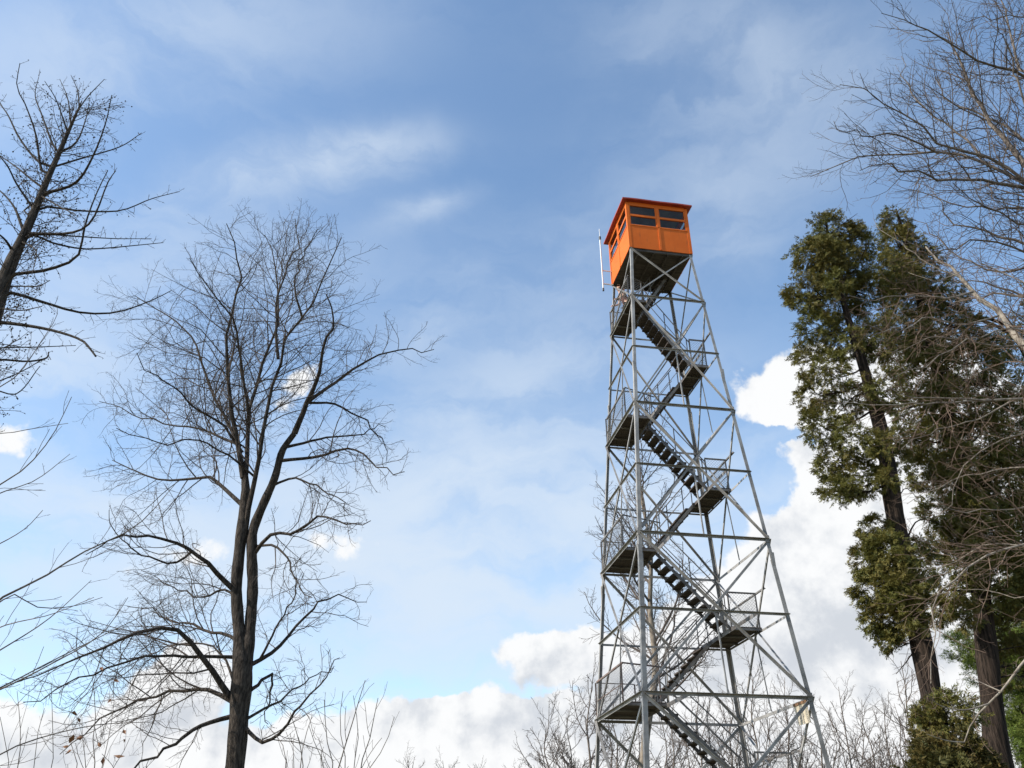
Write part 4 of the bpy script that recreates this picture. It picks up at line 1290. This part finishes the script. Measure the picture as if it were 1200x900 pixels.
bare_tree('bare_tree', 'dark-branched bare tree spreading into the blue sky at the top right corner', b6, trunk, limbs, 52, (M['bark_grey'], M['twig_grey']), wob_limb=.06, gens=[
    dict(dens=6.0, t0=.12, lf=.34, lmin=.4, lmax=2.0, ang=(25, 60), K=7, up=.08, wob=.18, rf=.5, rend=.0045, sides=4, slim=.009),
    dict(dens=6.0, t0=.12, lf=.45, lmin=.18, lmax=.9, ang=(30, 62), K=5, up=.05, wob=.22, rf=.6, rend=.0034, sides=3, slim=.009),
    dict(dens=5.0, t0=.2, lf=.5, lmin=.08, lmax=.3, ang=(30, 65), K=4, up=.03, wob=.25, rf=.7, rend=.0028, sides=3, slim=.010),
])
# slim pale sapling low on the right
b7 = gbase(1290, 940, 8.5)
limbs = [(px_path([(1280, 700), (1240, 735), (1200, 775), (1175, 808), (1158, 825), (1140, 845), (1130, 870)], 8.5, .4), .022, .006), (px_path([(1158, 825), (1130, 832), (1100, 826), (1085, 810)], 8.6, -.3), .009, .003),
         (px_path([(1130, 870), (1110, 868), (1085, 860)], 8.8, -.3), .007, .003), (px_path([(1172, 810), (1150, 800), (1130, 790)], 8.6, .3), .007, .002)]
bare_tree('young_bare_tree', 'slim tan sapling branch crossing the thick cedar trunks at the lower right', b7, [([b7 - (0, 0, .1), b7 + (.05, 0, 1.0), at(1288, 800, 8.5), at(1280, 700, 8.5), at(1270, 640, 8.5)], [.04, .035, .03, .024, .012])], limbs, 53, (M['bark_pale'], M['twig_tan']), [
    dict(dens=6, t0=.15, lf=.35, lmin=.1, lmax=.6, ang=(30, 65), K=6, up=.03, wob=.22, rf=.6, rend=.002, sides=4, slim=.008),
    dict(dens=7, t0=.2, lf=.45, lmin=.05, lmax=.25, ang=(30, 65), K=4, up=.03, wob=.25, rf=.7, rend=.0016, sides=3, slim=.009)])


# --- trees standing behind the tower and along the wood's edge
def wild_tree(label, px, ytop, Y, w_px, seed, mats, spread=1.0, name='bare_tree', group=None, fork=None, twig=.006, dens=1.0, lean=0.0, first=.3):
    """a whole bare tree grown from its foot: straight stem, ascending limbs"""
    rng = np.random.default_rng(seed)
    top = at(px, ytop, Y)
    base = gbase(px, 900, Y)
    dist = depth(px, 850, Y)
    r0 = w_px / 2 / FPX * dist
    H = top[2] - base[2]
    n = 8
    pts_ = []
    for i in range(n):
        f = i / (n - 1)
        pts_.append(base + np.array([(top[0] + lean - base[0]) * f, 0, H * f * .96]) + rng.normal(size=3) * np.array([.02, .02, 0]) * H * (f > 0) * f)
    pts_[0][2] -= .3
    rr = [r0 * 1.2] + [r0 * (1 - .86 * (i / (n - 1)) ** .9) for i in range(1, n)]
    stem = resample(np.c_[np.array(pts_), np.array(rr)], 24)
    Ps, Rs = stem[None, :, :3], stem[None, :, 3]
    l1 = grow(rng, Ps, Rs, dens=2.8 * dens, t0=first, t1=.98, lf=.40 * spread, lmin=.6, lmax=H * .5, ang=(30, 62), K=9, up=.09, wob=.13, rf=.62, rend=twig * 1.4, slim=.012, shrink=.6)
    root = empty(name, tuple(base), label=label, cat='tree', group=group)
    MB().tubes(Ps - base, Rs, 10).build('trunk', mats[0], root, smooth=True)
    cr = MB()
    cr.tubes(l1[0] - base, l1[1], 5)
    l2 = grow(rng, l1[0], l1[1], dens=4.4 * dens, t0=.15, lf=.38, lmin=.3, lmax=2.0, ang=(30, 62), K=6, up=.06, wob=.16, rf=.6, rend=twig, slim=.010)
    cr.tubes(l2[0] - base, l2[1], 3)
    l3 = grow(rng, l2[0], l2[1], dens=7.0 * dens, t0=.1, lf=.45, lmin=.2, lmax=1.0, ang=(30, 60), K=4, up=.05, wob=.18, rf=.7, rend=twig * .75, slim=.010)
    cr.tubes(l3[0] - base, l3[1], 3)
    cr.build('crown', mats[1], root)
    return root


GR = (M['bark_grey'], M['twig_grey'])
M['bark_mid'] = mat('lichen_grey_bark', (0.24, 0.20, 0.155), 0.9, 0, (0.10, 0.082, 0.066), 4, 0.6, 12, (2, 2, .7), 0.2)
wild_tree('pale-trunked bare tree standing close behind the steel tower', 742, 505, 31.0, 13, 61, (M['bark_mid'], M['twig_grey']), 0.85, twig=.008, dens=1.0, first=.34, lean=.5)
BG = [  # px, top, distance, trunk px, seed, spread, label
    (690, 775, 42, 5, 71, 1.0, 'bare tree with bent stem left of the tower legs, tallest at that side'),
    (655, 850, 55, 3, 72, .8, 'low bare tree in the distance, leftmost of the wood behind the tower'),
    (722, 800, 48, 4, 73, .8, 'grey bare tree seen through the left bay of the tower legs'),
    (785, 815, 50, 4, 74, .9, 'grey bare tree seen behind the lowest stair flight'),
    (815, 775, 52, 4, 75, .9, 'bare tree behind the tower just left of its far leg'),
    (850, 790, 58, 4, 76, .8, 'fine-twigged bare tree behind the lowest right landing'),
    (880, 758, 50, 4, 77, .8, 'tall bare tree seen through the right bay of the tower'),
    (915, 785, 60, 4, 78, .9, 'bare tree behind the cream notice board'),
    (952, 800, 55, 4, 79, .9, 'bare tree just right of the tower, beside its right leg'),
    (985, 795, 52, 4, 80, 1.0, 'broad bare tree midway between the tower and the cedars'),
    (1012, 812, 60, 4, 81, .8, 'low round-crowned bare tree left of the crooked one'),
    (1058, 765, 38, 5, 82, .7, 'crooked grey bare tree just left of the leaning cedar trunk'),
    (1035, 815, 56, 4, 83, .8, 'small bare tree tucked behind the crooked grey tree'),
    (1090, 790, 60, 4, 84, .8, 'bare tree showing behind the foot of the leaning cedar'),
    (1125, 800, 62, 4, 85, .8, 'bare tree in the gap between the two cedar trunks'),
    (478, 882, 90, 3, 86, .9, 'far bare treetop just right of the upright shoots'),
    (520, 886, 95, 3, 87, .9, 'far bare treetop low in the middle gap of the picture'),
    (560, 893, 98, 3, 88, .9, 'faintest far treetop, just above the bottom edge, left of the tower'),
    (605, 893, 95, 3, 89, .8, 'far bare treetop nearest the tower in the low gap'),
]
for px, yt, Y, w, sd_, sp, lb in BG:
    wild_tree(lb, px, yt, Y, w, sd_, GR, sp, group='bare trees of the wood behind the tower', twig=.010 if Y < 70 else .018, dens=.95, first=.12)

# a second row deeper in the wood
rng = np.random.default_rng(123)
for i, px in enumerate((640, 672, 706, 738, 770, 800, 832, 864, 896, 932, 968, 998, 1024, 1048, 1074, 1110)):
    wild_tree('thin bare tree in the tangled second row of the wood behind the tower', px + rng.uniform(-6, 6), rng.uniform(812, 848), rng.uniform(64, 80), 3.4, 200 + i, GR, 1.0,
              group='second row of bare trees behind the tower', twig=.014, dens=.75, first=.15)
